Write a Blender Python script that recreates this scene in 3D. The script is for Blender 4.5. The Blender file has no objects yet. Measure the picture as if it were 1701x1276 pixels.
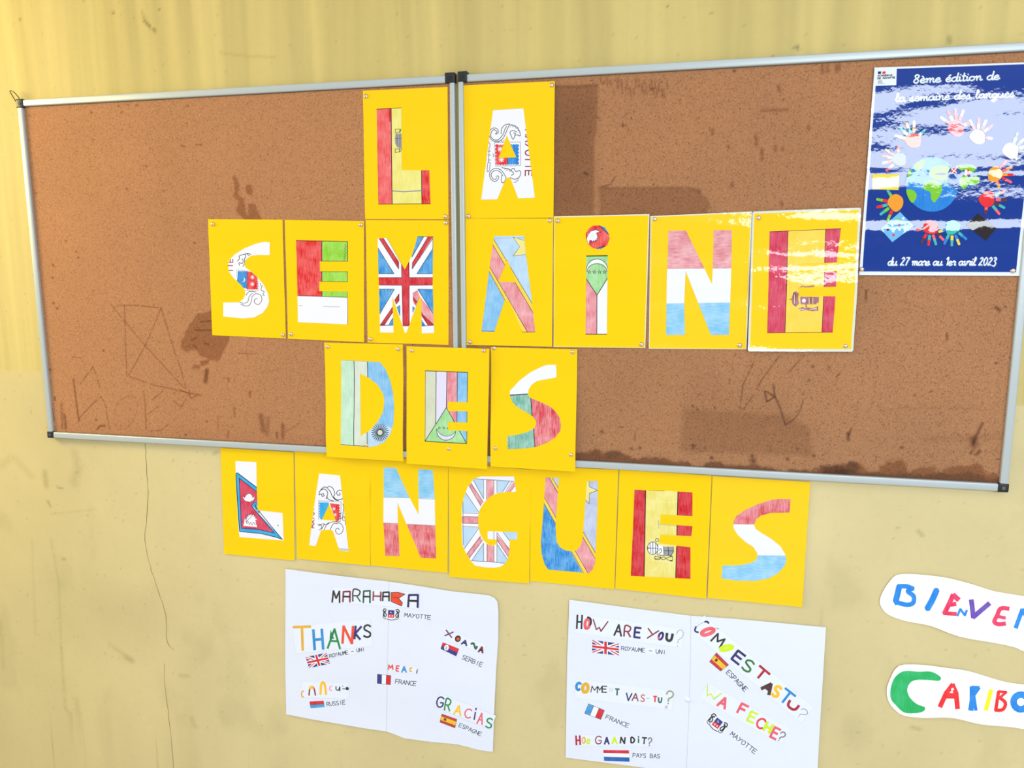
import bpy, math, random
import numpy as np
from mathutils import Vector, Matrix
from mathutils.geometry import delaunay_2d_cdt

random.seed(7)
SC = bpy.context.scene
COL = SC.collection

# ------------------------------------------------------------------ camera
F_PX = 1298.5
CAM = np.array((1.3131, -1.8112, 1.5817))
RW = np.array([[0.9745, 0.2242, -0.0019], [0.0325, -0.1497, -0.9882], [-0.2218, 0.963, -0.1532]])
u_, s_, v_ = np.linalg.svd(RW)
RW = u_ @ v_                                   # rows: camera right, down, forward in world axes
cam_d = bpy.data.cameras.new('camera')
cam_d.sensor_width = 36.0
cam_d.lens = 36.0 * F_PX / 1701.0
cam_d.clip_start = 0.05
cam_o = bpy.data.objects.new('camera', cam_d)
COL.objects.link(cam_o)
M3 = Matrix(((RW[0][0], -RW[1][0], -RW[2][0]), (RW[0][1], -RW[1][1], -RW[2][1]), (RW[0][2], -RW[1][2], -RW[2][2])))
cam_o.matrix_world = Matrix.Translation(Vector(CAM)) @ M3.to_4x4()
SC.camera = cam_o

# ------------------------------------------------------------------ light
w = bpy.data.worlds.new('daylight')
SC.world = w
w.use_nodes = True
# overcast daylight: the horizon a third as bright as the zenith
wt_ = w.node_tree
wb_ = wt_.nodes['Background']
wb_.inputs[1].default_value = 1.62
wc_ = wt_.nodes.new('ShaderNodeTexCoord')
wx_ = wt_.nodes.new('ShaderNodeSeparateXYZ')
wr_ = wt_.nodes.new('ShaderNodeMapRange')
wr_.inputs[1].default_value = 0.0
wr_.inputs[2].default_value = 1.0
wr_.inputs[3].default_value = 0.333
wr_.inputs[4].default_value = 1.0
wm_ = wt_.nodes.new('ShaderNodeMix')
wm_.data_type = 'RGBA'
wm_.inputs[6].default_value = (0, 0, 0, 1)
wm_.inputs[7].default_value = (0.84, 0.92, 1.0, 1)
wt_.links.new(wc_.outputs['Generated'], wx_.inputs[0])
wt_.links.new(wx_.outputs['Z'], wr_.inputs[0])
wt_.links.new(wr_.outputs[0], wm_.inputs[0])
wt_.links.new(wm_.outputs[2], wb_.inputs[0])


def area(name, loc, target, sx, sy, power, col):
    d = bpy.data.lights.new(name, 'AREA')
    d.shape = 'RECTANGLE'
    d.size = sx
    d.size_y = sy
    d.energy = power
    d.color = col
    o = bpy.data.objects.new(name, d)
    COL.objects.link(o)
    o.location = loc
    o.rotation_euler = (Vector(target) - Vector(loc)).to_track_quat('-Z', 'Y').to_euler()
    return o


area('daylight_opening', (2.95, -3.2, 2.18), (1.9, 0, 1.6), 2.6, 0.48, 56, (0.87, 0.96, 1.0))
area('added_warm_light', (-1.75, -0.75, 2.15), (-0.7, 0, 1.75), 0.6, 0.6, 31, (1.0, 0.78, 0.26))  # area light added for the warm glow on the upper left
SC.view_settings.view_transform = 'Standard'
SC.view_settings.look = 'None'
SC.view_settings.gamma = 1
SC.view_settings.use_curve_mapping = False
SC.view_settings.exposure = 0.24


# ------------------------------------------------------------------ helpers
def P(px, py, y=0.0):
    """point of the photo found on the plane at depth y in front of the wall"""
    d = ((px - 850.5) / F_PX) * RW[0] + ((py - 638) / F_PX) * RW[1] + RW[2]
    t = (y - CAM[1]) / d[1]
    p = CAM + t * d
    return float(p[0]), float(p[2])


class Crop:
    def __init__(s, ox, oy, k):
        s.ox, s.oy, s.k = ox, oy, k

    def __call__(s, p):
        return (s.ox + p[0] / s.k, s.oy + p[1] / s.k)


def lin(c):
    c = c / 255.0
    return c / 12.92 if c <= 0.04045 else ((c + 0.055) / 1.055) ** 2.4


def rgb(t):
    return (lin(t[0]), lin(t[1]), lin(t[2]), 1.0)


_m = {}


def mat(name, col, rough=0.6, coat=0.0, crayon=0.0, metal=0.0, bump=0.0, bscale=30, cr=0.06, bstretch=(1, 1, 1), vert=True, wave=0.0):
    key = (name, col, rough, coat, crayon, metal, bump, bscale, cr, bstretch, vert, wave)
    if key in _m:
        return _m[key]
    m = bpy.data.materials.new(name)
    m.use_nodes = True
    nt = m.node_tree
    b = nt.nodes['Principled BSDF']
    b.inputs['Base Color'].default_value = rgb(col)
    b.inputs['Roughness'].default_value = rough
    b.inputs['Metallic'].default_value = metal
    b.inputs['Coat Weight'].default_value = coat
    b.inputs['Coat Roughness'].default_value = cr
    if coat:
        b.inputs['Specular IOR Level'].default_value = 0.0
    tc = nt.nodes.new('ShaderNodeTexCoord')
    if crayon:
        mp = nt.nodes.new('ShaderNodeMapping')
        mp.inputs['Scale'].default_value = (420, 60, 38) if vert else (45, 60, 420)
        mp.inputs['Rotation'].default_value = (0, 0.25 if vert else 0.1, 0)
        nz = nt.nodes.new('ShaderNodeTexNoise')
        nz.inputs['Scale'].default_value = 1.0
        nz.inputs['Detail'].default_value = 4
        nt.links.new(tc.outputs['Object'], mp.inputs[0])
        nt.links.new(mp.outputs[0], nz.inputs['Vector'])
        n2 = nt.nodes.new('ShaderNodeTexNoise')
        n2.inputs['Scale'].default_value = 34
        n2.inputs['Detail'].default_value = 2
        nt.links.new(tc.outputs['Object'], n2.inputs['Vector'])
        ad = nt.nodes.new('ShaderNodeMath')
        ad.operation = 'ADD'
        nt.links.new(nz.outputs[0], ad.inputs[0])
        nt.links.new(n2.outputs[0], ad.inputs[1])
        rmp = nt.nodes.new('ShaderNodeMapRange')
        rmp.inputs[1].default_value = 0.75
        rmp.inputs[2].default_value = 1.25
        rmp.inputs[3].default_value = 0.0
        rmp.inputs[4].default_value = 1.0
        nt.links.new(ad.outputs[0], rmp.inputs[0])
        mx = nt.nodes.new('ShaderNodeMix')
        mx.data_type = 'RGBA'
        k = crayon
        dk = tuple(max(0, c - 22 * k) for c in col)
        lt = tuple(c + (238 - c) * 0.55 * k if c < 238 else c for c in col)
        mx.inputs[6].default_value = rgb(dk)
        mx.inputs[7].default_value = rgb(lt)
        nt.links.new(rmp.outputs[0], mx.inputs[0])
        nt.links.new(mx.outputs[2], b.inputs['Base Color'])
    if bump or wave:
        prev = None
        for (sc, st, dist, det) in ((bscale, bstretch, bump, 3), (9, (0.35, 1, 1.4), wave, 1.0)):
            if not dist:
                continue
            mp = nt.nodes.new('ShaderNodeMapping')
            mp.inputs['Scale'].default_value = st
            nz = nt.nodes.new('ShaderNodeTexNoise')
            nz.inputs['Scale'].default_value = sc
            nz.inputs['Detail'].default_value = det
            bp = nt.nodes.new('ShaderNodeBump')
            bp.inputs['Strength'].default_value = 1.0
            bp.inputs['Distance'].default_value = dist
            nt.links.new(tc.outputs['Object'], mp.inputs[0])
            nt.links.new(mp.outputs[0], nz.inputs['Vector'])
            nt.links.new(nz.outputs[0], bp.inputs['Height'])
            if prev:
                nt.links.new(prev.outputs[0], bp.inputs['Normal'])
            prev = bp
        nt.links.new(prev.outputs[0], b.inputs['Normal'])
        nt.links.new(prev.outputs[0], b.inputs['Coat Normal'])
    _m[key] = m
    return m


def tag(o, label=None, cat=None, group=None, kind=None):
    if label:
        o['label'] = label
    if cat:
        o['category'] = cat
    if group:
        o['group'] = group
    if kind:
        o['kind'] = kind
    return o


def empty(name, loc, label, cat, group=None):
    o = bpy.data.objects.new(name, None)
    o.empty_display_size = 0.03
    COL.objects.link(o)
    o.location = loc
    return tag(o, label, cat, group)


ROOT = {}


def root_of(o):
    while o.parent:
        o = o.parent
    return Vector(o.location)


def link(name, verts, faces, mats, midx=None, parent=None, smooth=False, origin=None):
    """verts in world coordinates; a child keeps them relative to its root"""
    me = bpy.data.meshes.new(name)
    off = Vector((0, 0, 0))
    if parent:
        off = root_of(parent)
    elif origin is not None:
        off = Vector(origin)
    V = np.array(verts, dtype=float) - np.array(off)
    me.from_pydata([tuple(v) for v in V], [], faces)
    for m in mats:
        me.materials.append(m)
    if midx is not None:
        me.polygons.foreach_set('material_index', midx)
    if smooth:
        me.polygons.foreach_set('use_smooth', [True] * len(me.polygons))
    me.update()
    o = bpy.data.objects.new(name, me)
    COL.objects.link(o)
    if parent:
        o.parent = parent
    elif origin is not None:
        o.location = off
    return o


def ccw(pts):
    a = 0
    for i in range(len(pts)):
        x0, y0 = pts[i]
        x1, y1 = pts[(i + 1) % len(pts)]
        a += x0 * y1 - x1 * y0
    return pts if a > 0 else pts[::-1]


def crom(pts, n=5, closed=False):
    out = []
    N = len(pts)
    if N < 3:
        return list(pts)
    rng = range(N) if closed else range(N - 1)
    for i in rng:
        if closed:
            p0, p1, p2, p3 = pts[i - 1], pts[i], pts[(i + 1) % N], pts[(i + 2) % N]
        else:
            p0, p1, p2, p3 = pts[max(i - 1, 0)], pts[i], pts[i + 1], pts[min(i + 2, N - 1)]
        for j in range(n):
            t = j / n
            out.append(tuple(0.5 * (2 * p1[k] + (p2[k] - p0[k]) * t + (2 * p0[k] - 5 * p1[k] + 4 * p2[k] - p3[k]) * t * t
                                    + (3 * p1[k] - p0[k] - 3 * p2[k] + p3[k]) * t ** 3) for k in (0, 1)))
    if not closed:
        out.append(tuple(pts[-1]))
    return out


def circ(cx, cy, r, n=20, ry=None, a0=0, a1=360):
    ry = ry or r
    full = abs(a1 - a0) >= 360
    m = n if full else n + 1
    return [(cx + r * math.cos(math.radians(a0 + (a1 - a0) * i / n)), cy + ry * math.sin(math.radians(a0 + (a1 - a0) * i / n))) for i in range(m)]


def star(cx, cy, r, n=5, inner=0.42, a=-90):
    return [(cx + (r if i % 2 == 0 else r * inner) * math.cos(math.radians(a + 180 / n * i)),
             cy + (r if i % 2 == 0 else r * inner) * math.sin(math.radians(a + 180 / n * i))) for i in range(2 * n)]


# layer constructors (coordinates in a crop's own units)
def Pg(pts, m):
    return ('p', list(pts), m)


def St(pts, w, m, smooth=False):
    return ('s', crom(pts, 4) if smooth else list(pts), w, m)


G = {  # stroke capitals on a unit box, y up
    'A': [[(0, 0), (.5, 1), (1, 0)], [(.2, .38), (.8, .38)]],
    'a': [[(.05, 0), (.08, .95), (.92, 1), (.95, 0)], [(.08, .5), (.92, .5)]],
    'B': [[(0, 0), (0, 1), (.7, .95), (.75, .65), (.5, .52), (0, .5)], [(.5, .52), (.95, .35), (.8, .05), (0, 0)]],
    'C': [[(1, .85), (.7, 1), (.25, .9), (0, .5), (.25, .08), (.7, 0), (1, .15)]],
    'c': [[(1, .95), (.45, .95), (0, .5), (.3, .05), (1, 0)]],
    'D': [[(0, 0), (0, 1), (.6, .95), (1, .55), (.7, .08), (0, 0)]],
    'E': [[(1, 1), (0, 1), (0, 0), (1, 0)], [(0, .52), (.85, .52)]],
    'F': [[(1, 1), (0, 1), (0, 0)], [(0, .52), (.8, .52)]],
    'e': [[(.1, .5), (.9, .55), (.8, .9), (.4, 1), (.05, .6), (.2, .1), (.9, .05)]],
    'G': [[(1, .85), (.6, 1), (.15, .85), (0, .4), (.3, 0), (.85, .05), (1, .42), (.55, .42)]],
    'H': [[(0, 0), (0, 1)], [(1, 0), (1, 1)], [(0, .5), (1, .5)]],
    'I': [[(.5, 0), (.5, 1)]],
    'i': [[(.5, 0), (.5, .65)], [(.5, .85), (.5, 1)]],
    'K': [[(0, 0), (0, 1)], [(1, 1), (.05, .42), (1, 0)]],
    'L': [[(0, 1), (0, 0), (1, 0)]],
    'M': [[(0, 0), (.1, 1), (.5, .35), (.9, 1), (1, 0)]],
    'N': [[(0, 0), (.05, 1), (.95, 0), (1, 1)]],
    'O': [[(.5, 1), (.12, .8), (0, .45), (.2, .08), (.5, 0), (.85, .12), (1, .5), (.85, .88), (.5, 1)]],
    'P': [[(0, 0), (0, 1), (.8, .95), (.9, .7), (.7, .48), (0, .45)]],
    'R': [[(0, 0), (0, 1), (.8, .95), (.9, .72), (.65, .5), (.05, .48)], [(.45, .48), (1, 0)]],
    'S': [[(.95, .88), (.6, 1), (.15, .9), (.1, .65), (.5, .5), (.9, .35), (.85, .08), (.4, 0), (0, .12)]],
    'T': [[(0, 1), (1, 1)], [(.5, 1), (.5, 0)]],
    'U': [[(0, 1), (.05, .25), (.5, 0), (.9, .25), (1, 1)]],
    'u': [[(0, 1), (.1, .3), (.6, .2), (.8, 1), (.9, 0)]],
    'n': [[(0, 0), (.12, .8), (.45, 1), (.8, .75), (1, 0)]],
    'V': [[(0, 1), (.45, 0), (1, 1)]],
    'W': [[(0, 1), (.3, .1), (.48, .35), (.62, 0), (1, 1)]],
    'X': [[(0, 0), (1, 1)], [(0, 1), (.5, .5), (1, 0)]],
    'Y': [[(0, 1), (.5, .5)], [(1, 1), (.1, 0)]],
    '?': [[(0, .75), (.2, .97), (.7, 1), (1, .8), (.8, .55), (.35, .4), (.3, .2)], [(.28, .06), (.32, 0)]],
    '-': [[(0, .5), (1, .5)]],
    '~': [[(0, .7), (.3, 1), (.6, .5), (.9, 0), (1, .6)]],
}


def Tx(text, org, xv, yv, w, m, gap=0.28):
    """stroke text: org = baseline start, xv = vector of the whole line, yv = cap height vector"""
    n = len(text)
    out = []
    cell = 1.0 / (n + gap * (n - 1))
    for i, ch in enumerate(text):
        x0 = i * cell * (1 + gap)
        for st in G.get(ch, []):
            out.append(('s', [(org[0] + xv[0] * (x0 + a * cell) + yv[0] * b, org[1] + xv[1] * (x0 + a * cell) + yv[1] * b) for a, b in st], w, m))
    return out


def Gl(ch, m, cx, cy, wd, h, w, ang=0.0, m2=None):
    """one hand-drawn letter centred at cx, cy; ang clockwise degrees"""
    a = math.radians(ang)
    out = []
    curved = ch in 'BCDGOPRSU?ceun~'
    for k, st in enumerate(G[ch]):
        pts = []
        for x, y in st:
            lx, ly = (x - .5) * wd, -(y - .5) * h
            pts.append((cx + lx * math.cos(a) - ly * math.sin(a), cy + lx * math.sin(a) + ly * math.cos(a)))
        mm = m2 if (m2 and k > 0) else m
        w_ = w * 1.18 if w > 7 else w
        out.append(('s', crom(pts, 3) if (curved and len(pts) > 3) else pts, w_, mm))
    return out


def dense(pts, mx=0.013):
    out = []
    for a, b in zip(pts, pts[1:] + pts[:1]):
        n = max(1, int(math.hypot(b[0] - a[0], b[1] - a[1]) / mx))
        out += [(a[0] + (b[0] - a[0]) * i / n, a[1] + (b[1] - a[1]) * i / n) for i in range(n)]
    return out


def inside(pt, poly, bb):
    x, y = pt
    if x < bb[0] or x > bb[1] or y < bb[2] or y > bb[3]:
        return False
    c = False
    j = len(poly) - 1
    for i in range(len(poly)):
        xi, yi = poly[i]
        xj, yj = poly[j]
        if (yi > y) != (yj > y) and x < (xj - xi) * (y - yi) / (yj - yi) + xi:
            c = not c
        j = i
    return c


def bbs(polys):
    return [(min(p[0] for p in q), max(p[0] for p in q), min(p[1] for p in q), max(p[1] for p in q)) for q in polys]


def draw(name, K, outline, base, layers, surf, parent, holes=(), grid=0.011, thick=0.0004, off=0.0005, smooth=True):
    """one flat piece cut to an outline, its coloured regions as a planar map; surf(x, z) gives the depth"""
    def tow(p, y=None):
        px, py = K(p)
        x, z = P(px, py, -0.010)
        yy = surf(x, z)
        x, z = P(px, py, yy)
        return (x, z)
    polys = []          # (pts, tag)
    polys.append((ccw([tow(p) for p in outline]), -1))
    for h in holes:
        polys.append((ccw([tow(p) for p in h]), -2))
    mats = [base]

    def mi(m):
        if m not in mats:
            mats.append(m)
        return mats.index(m)
    for L in layers:
        if L[0] == 'p':
            polys.append((ccw([tow(p) for p in L[1]]), mi(L[2])))
        else:
            pts, wd, m = L[1], L[2] / 2, mi(L[3])
            for i in range(len(pts) - 1):
                (x0, y0), (x1, y1) = pts[i], pts[i + 1]
                dx, dy = x1 - x0, y1 - y0
                l = math.hypot(dx, dy)
                if l < 1e-6:
                    continue
                dx, dy = dx / l, dy / l
                e = wd * 0.45
                q = [(x0 - dx * e - dy * wd, y0 - dy * e + dx * wd), (x1 + dx * e - dy * wd, y1 + dy * e + dx * wd),
                     (x1 + dx * e + dy * wd, y1 + dy * e - dx * wd), (x0 - dx * e + dy * wd, y0 - dy * e - dx * wd)]
                polys.append((ccw([tow(p) for p in q]), m))
    polys = [(dense(a_), b_) for a_, b_ in polys]
    verts, faces = [], []
    for pts, _ in polys:
        b = len(verts)
        verts += [Vector(p) for p in pts]
        faces.append(list(range(b, b + len(pts))))
    if outline is not None and grid:
        xs = [p[0] for p in polys[0][0]]
        zs = [p[1] for p in polys[0][0]]
        nx = max(1, int((max(xs) - min(xs)) / grid))
        nz = max(1, int((max(zs) - min(zs)) / grid))
        for i in range(nx + 1):
            for j in range(nz + 1):
                verts.append(Vector((min(xs) + (i + .37) * grid * 1.0003, min(zs) + (j + .41) * grid)))
    ov, oe, of, _, _, orf = delaunay_2d_cdt(verts, [], faces, 1, 1e-6)
    keep, idx = [], []
    pl = [p_[0] for p_ in polys]
    bb = bbs(pl)
    for f in of:
        c = (sum(ov[v][0] for v in f) / 3, sum(ov[v][1] for v in f) / 3)
        if not inside(c, pl[0], bb[0]):
            continue
        best = 0
        for k in range(len(pl) - 1, 0, -1):
            if inside(c, pl[k], bb[k]):
                best = k
                if polys[k][1] != -2:
                    break
                break
        if any(inside(c, pl[k], bb[k]) for k in range(1, 1 + len(holes))):
            continue
        tg = polys[best][1]
        keep.append(list(f))
        idx.append(0 if tg < 0 else tg)
    used = sorted({v for f in keep for v in f})
    remap = {v: i for i, v in enumerate(used)}
    front = []
    for v in used:
        x, z = ov[v][0], ov[v][1]
        front.append((x, surf(x, z) - off, z))
    keep = [[remap[v] for v in f] for f in keep]
    n = len(front)
    V = list(front)
    Fc = [f for f in keep]
    I = list(idx)
    # side wall with vertices of its own, so the face keeps clean normals at its rim
    cnt = {}
    for f in keep:
        for a, b in zip(f, f[1:] + f[:1]):
            cnt[(a, b)] = 1
    bd = [(a, b) for (a, b) in cnt if (b, a) not in cnt]
    bv = sorted({v for e in bd for v in e})
    bm_ = {v: n + i for i, v in enumerate(bv)}
    nb = len(bv)
    V += [(front[v][0], front[v][1], front[v][2]) for v in bv]
    V += [(front[v][0], front[v][1] + thick, front[v][2]) for v in bv]
    for a, b in bd:
        Fc.append([bm_[b], bm_[a], bm_[a] + nb, bm_[b] + nb])
        I.append(0)
    o = link(name, V, Fc, mats, I, parent)
    if smooth:
        sm = [i < len(keep) for i in range(len(Fc))]
        o.data.polygons.foreach_set('use_smooth', sm)
    return o


def box(name, x0, x1, y0, y1, z0, z1, m, parent=None, bevel=0.0, origin=None):
    v = [(x, y, z) for x in (x0, x1) for y in (y0, y1) for z in (z0, z1)]
    f = [(0, 1, 3, 2), (4, 6, 7, 5), (0, 4, 5, 1), (2, 3, 7, 6), (0, 2, 6, 4), (1, 5, 7, 3)]
    o = link(name, v, f, [m], None, parent, origin=origin)
    if bevel:
        b = o.modifiers.new('bevel', 'BEVEL')
        b.width = bevel
        b.segments = 3
        b.limit_method = 'ANGLE'
        o.data.polygons.foreach_set('use_smooth', [True] * 6)
    return o


# ------------------------------------------------------------------ painting of worn surfaces (numpy, per vertex colour)
_rs = np.random.RandomState(3)
_tab = _rs.rand(256, 256)


def vnoise(x, y):
    xi = np.floor(x).astype(int)
    yi = np.floor(y).astype(int)
    fx, fy = x - xi, y - yi
    fx = fx * fx * (3 - 2 * fx)
    fy = fy * fy * (3 - 2 * fy)
    g = lambda a, b: _tab[a % 256, b % 256]
    return (g(xi, yi) * (1 - fx) + g(xi + 1, yi) * fx) * (1 - fy) + (g(xi, yi + 1) * (1 - fx) + g(xi + 1, yi + 1) * fx) * fy


def fbm(x, y, n=4):
    a, s, t = 0, 1.0, 0
    for i in range(n):
        a = a + s * vnoise(x * 2 ** i + 17 * i, y * 2 ** i + 31 * i)
        t += s
        s *= 0.5
    return a / t


class Painter:
    def __init__(s, X, Z):
        s.X, s.Z = X, Z
        s.C = np.ones((len(X), 3))

    def mul(s, mask, col):
        mask = np.clip(mask, 0, 1)[:, None]
        s.C *= 1 - mask * (1 - np.array(col)[None, :])

    def seg(s, a, b):
        ax, az = a
        bx, bz = b
        dx, dz = bx - ax, bz - az
        l2 = dx * dx + dz * dz + 1e-12
        t = np.clip(((s.X - ax) * dx + (s.Z - az) * dz) / l2, 0, 1)
        return np.hypot(s.X - ax - t * dx, s.Z - az - t * dz)

    def sd(s, poly):
        d = np.full(len(s.X), 9.0)
        ins = np.zeros(len(s.X), bool)
        n = len(poly)
        for i in range(n):
            a, b = poly[i], poly[(i + 1) % n]
            d = np.minimum(d, s.seg(a, b))
            c = ((a[1] > s.Z) != (b[1] > s.Z))
            xx = (b[0] - a[0]) * (s.Z - a[1]) / ((b[1] - a[1]) or 1e-9) + a[0]
            ins ^= c & (s.X < xx)
        return np.where(ins, -d, d)

    def blob(s, poly, col, soft=0.002, rough=0.004, fr=120, amt=1.0):
        d = s.sd(poly) + rough * 2 * (fbm(s.X * fr, s.Z * fr, 3) - .5)
        s.mul(amt * (0.5 - d / (2 * soft)), col)

    def line(s, pts, wd, col, amt=1.0, dash=0.0):
        d = np.full(len(s.X), 9.0)
        for a, b in zip(pts, pts[1:]):
            d = np.minimum(d, s.seg(a, b))
        m = np.clip(1.15 - d / wd, 0, 1) * amt
        if dash:
            m = m * np.clip((fbm(s.X * 160, s.Z * 160, 2) - dash) * 6 + .5, 0, 1)
        s.mul(m, col)


def grid_mesh(name, xs, zs, y, m, paint, parent=None, kind=None, origin=None):
    X, Z = np.meshgrid(xs, zs)
    nx, nz = len(xs), len(zs)
    V = np.stack([X.ravel(), np.full(X.size, y), Z.ravel()], 1)
    i = (np.arange(nz - 1)[:, None] * nx + np.arange(nx - 1)[None, :]).ravel()
    Fq = np.stack([i, i + 1, i + nx + 1, i + nx], 1)
    off = np.array(root_of(parent)) if parent else (np.array(origin) if origin is not None else np.zeros(3))
    me = bpy.data.meshes.new(name)
    me.vertices.add(len(V))
    me.vertices.foreach_set('co', (V - off).ravel())
    me.loops.add(Fq.size)
    me.loops.foreach_set('vertex_index', Fq.ravel())
    me.polygons.add(len(Fq))
    me.polygons.foreach_set('loop_start', np.arange(0, Fq.size, 4))
    me.polygons.foreach_set('loop_total', np.full(len(Fq), 4))
    me.update(calc_edges=True)
    pt = Painter(V[:, 0], V[:, 2])
    paint(pt)
    ca = me.color_attributes.new('wear_and_light', 'FLOAT_COLOR', 'POINT')
    ca.data.foreach_set('color', np.concatenate([pt.C, np.ones((len(V), 1))], 1).ravel())
    me.materials.append(m)
    o = bpy.data.objects.new(name, me)
    COL.objects.link(o)
    if parent:
        o.parent = parent
    elif origin is not None:
        o.location = origin
    return o


def worn(name, col, rough, specks):
    """base colour times the painted wear, with fine procedural grain"""
    m = bpy.data.materials.new(name)
    m.use_nodes = True
    nt = m.node_tree
    b = nt.nodes['Principled BSDF']
    b.inputs['Roughness'].default_value = rough
    at = nt.nodes.new('ShaderNodeAttribute')
    at.attribute_name = 'wear_and_light'
    tc = nt.nodes.new('ShaderNodeTexCoord')
    cur = nt.nodes.new('ShaderNodeMix')
    cur.data_type = 'RGBA'
    cur.blend_type = 'MULTIPLY'
    cur.inputs[0].default_value = 1
    cur.inputs[6].default_value = rgb(col)
    nt.links.new(at.outputs['Color'], cur.inputs[7])
    out = cur.outputs[2]
    for scale, lo, hi, c, fac in specks:
        nz = nt.nodes.new('ShaderNodeTexNoise')
        nz.inputs['Scale'].default_value = scale
        nz.inputs['Detail'].default_value = 2
        nt.links.new(tc.outputs['Object'], nz.inputs['Vector'])
        mr = nt.nodes.new('ShaderNodeMapRange')
        mr.inputs[1].default_value = lo
        mr.inputs[2].default_value = hi
        mr.inputs[4].default_value = fac
        nt.links.new(nz.outputs[0], mr.inputs[0])
        mx = nt.nodes.new('ShaderNodeMix')
        mx.data_type = 'RGBA'
        mx.blend_type = 'MULTIPLY'
        mx.inputs[7].default_value = (c[0], c[1], c[2], 1)
        nt.links.new(mr.outputs[0], mx.inputs[0])
        nt.links.new(out, mx.inputs[6])
        out = mx.outputs[2]
    nt.links.new(out, b.inputs['Base Color'])
    nz = nt.nodes.new('ShaderNodeTexNoise')
    nz.inputs['Scale'].default_value = 260
    bp = nt.nodes.new('ShaderNodeBump')
    bp.inputs['Distance'].default_value = 0.0006
    bp.inputs['Strength'].default_value = 0.5
    nt.links.new(tc.outputs['Object'], nz.inputs['Vector'])
    nt.links.new(nz.outputs[0], bp.inputs['Height'])
    nt.links.new(bp.outputs[0], b.inputs['Normal'])
    return m


# crops of the photograph in which coordinates were read
c1 = Crop(0, 100, 3.989)
c2 = Crop(0, 420, 3.753)
c3 = Crop(590, 120, 4.725)
c4 = Crop(335, 350, 5.546)
c5 = Crop(600, 350, 5.155)
c6 = Crop(910, 340, 5.003)
c7 = Crop(1230, 335, 4.909)
c8 = Crop(530, 560, 5.547)
d1 = Crop(800, 570, 5.55)
d2 = Crop(360, 740, 6.0755)
d3 = Crop(605, 760, 5.8)
d4 = Crop(870, 770, 5.3156)
d5 = Crop(1165, 780, 5.318)
d6 = Crop(460, 935, 3.926)
d7 = Crop(930, 985, 3.698)
d8 = Crop(1400, 80, 3.189)
e1 = Crop(1440, 940, 4.253)
g2 = Crop(1370, 440, 3.112)
g3 = Crop(930, 560, 3.619)
g4 = Crop(900, 80, 3.0375)
h7 = Crop(0, 600, 1.8875)
h8 = Crop(330, 270, 2.6037)
a1 = Crop(480, 960, 8.506)
a2 = Crop(640, 960, 7.974)
a3 = Crop(480, 1090, 7.0875)
b1 = Crop(1440, 90, 6.077)
b2 = Crop(940, 1000, 8.1)
b3 = Crop(1130, 1020, 7.0875)
b4 = Crop(940, 1120, 8.1)
b5 = Crop(1150, 1120, 7.396)
PX = Crop(0, 0, 1.0)

Y_CORK = -0.0085
Y_FRAME = -0.016


def W(K, pts, y):
    return [P(*K(p), y) for p in pts]


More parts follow.
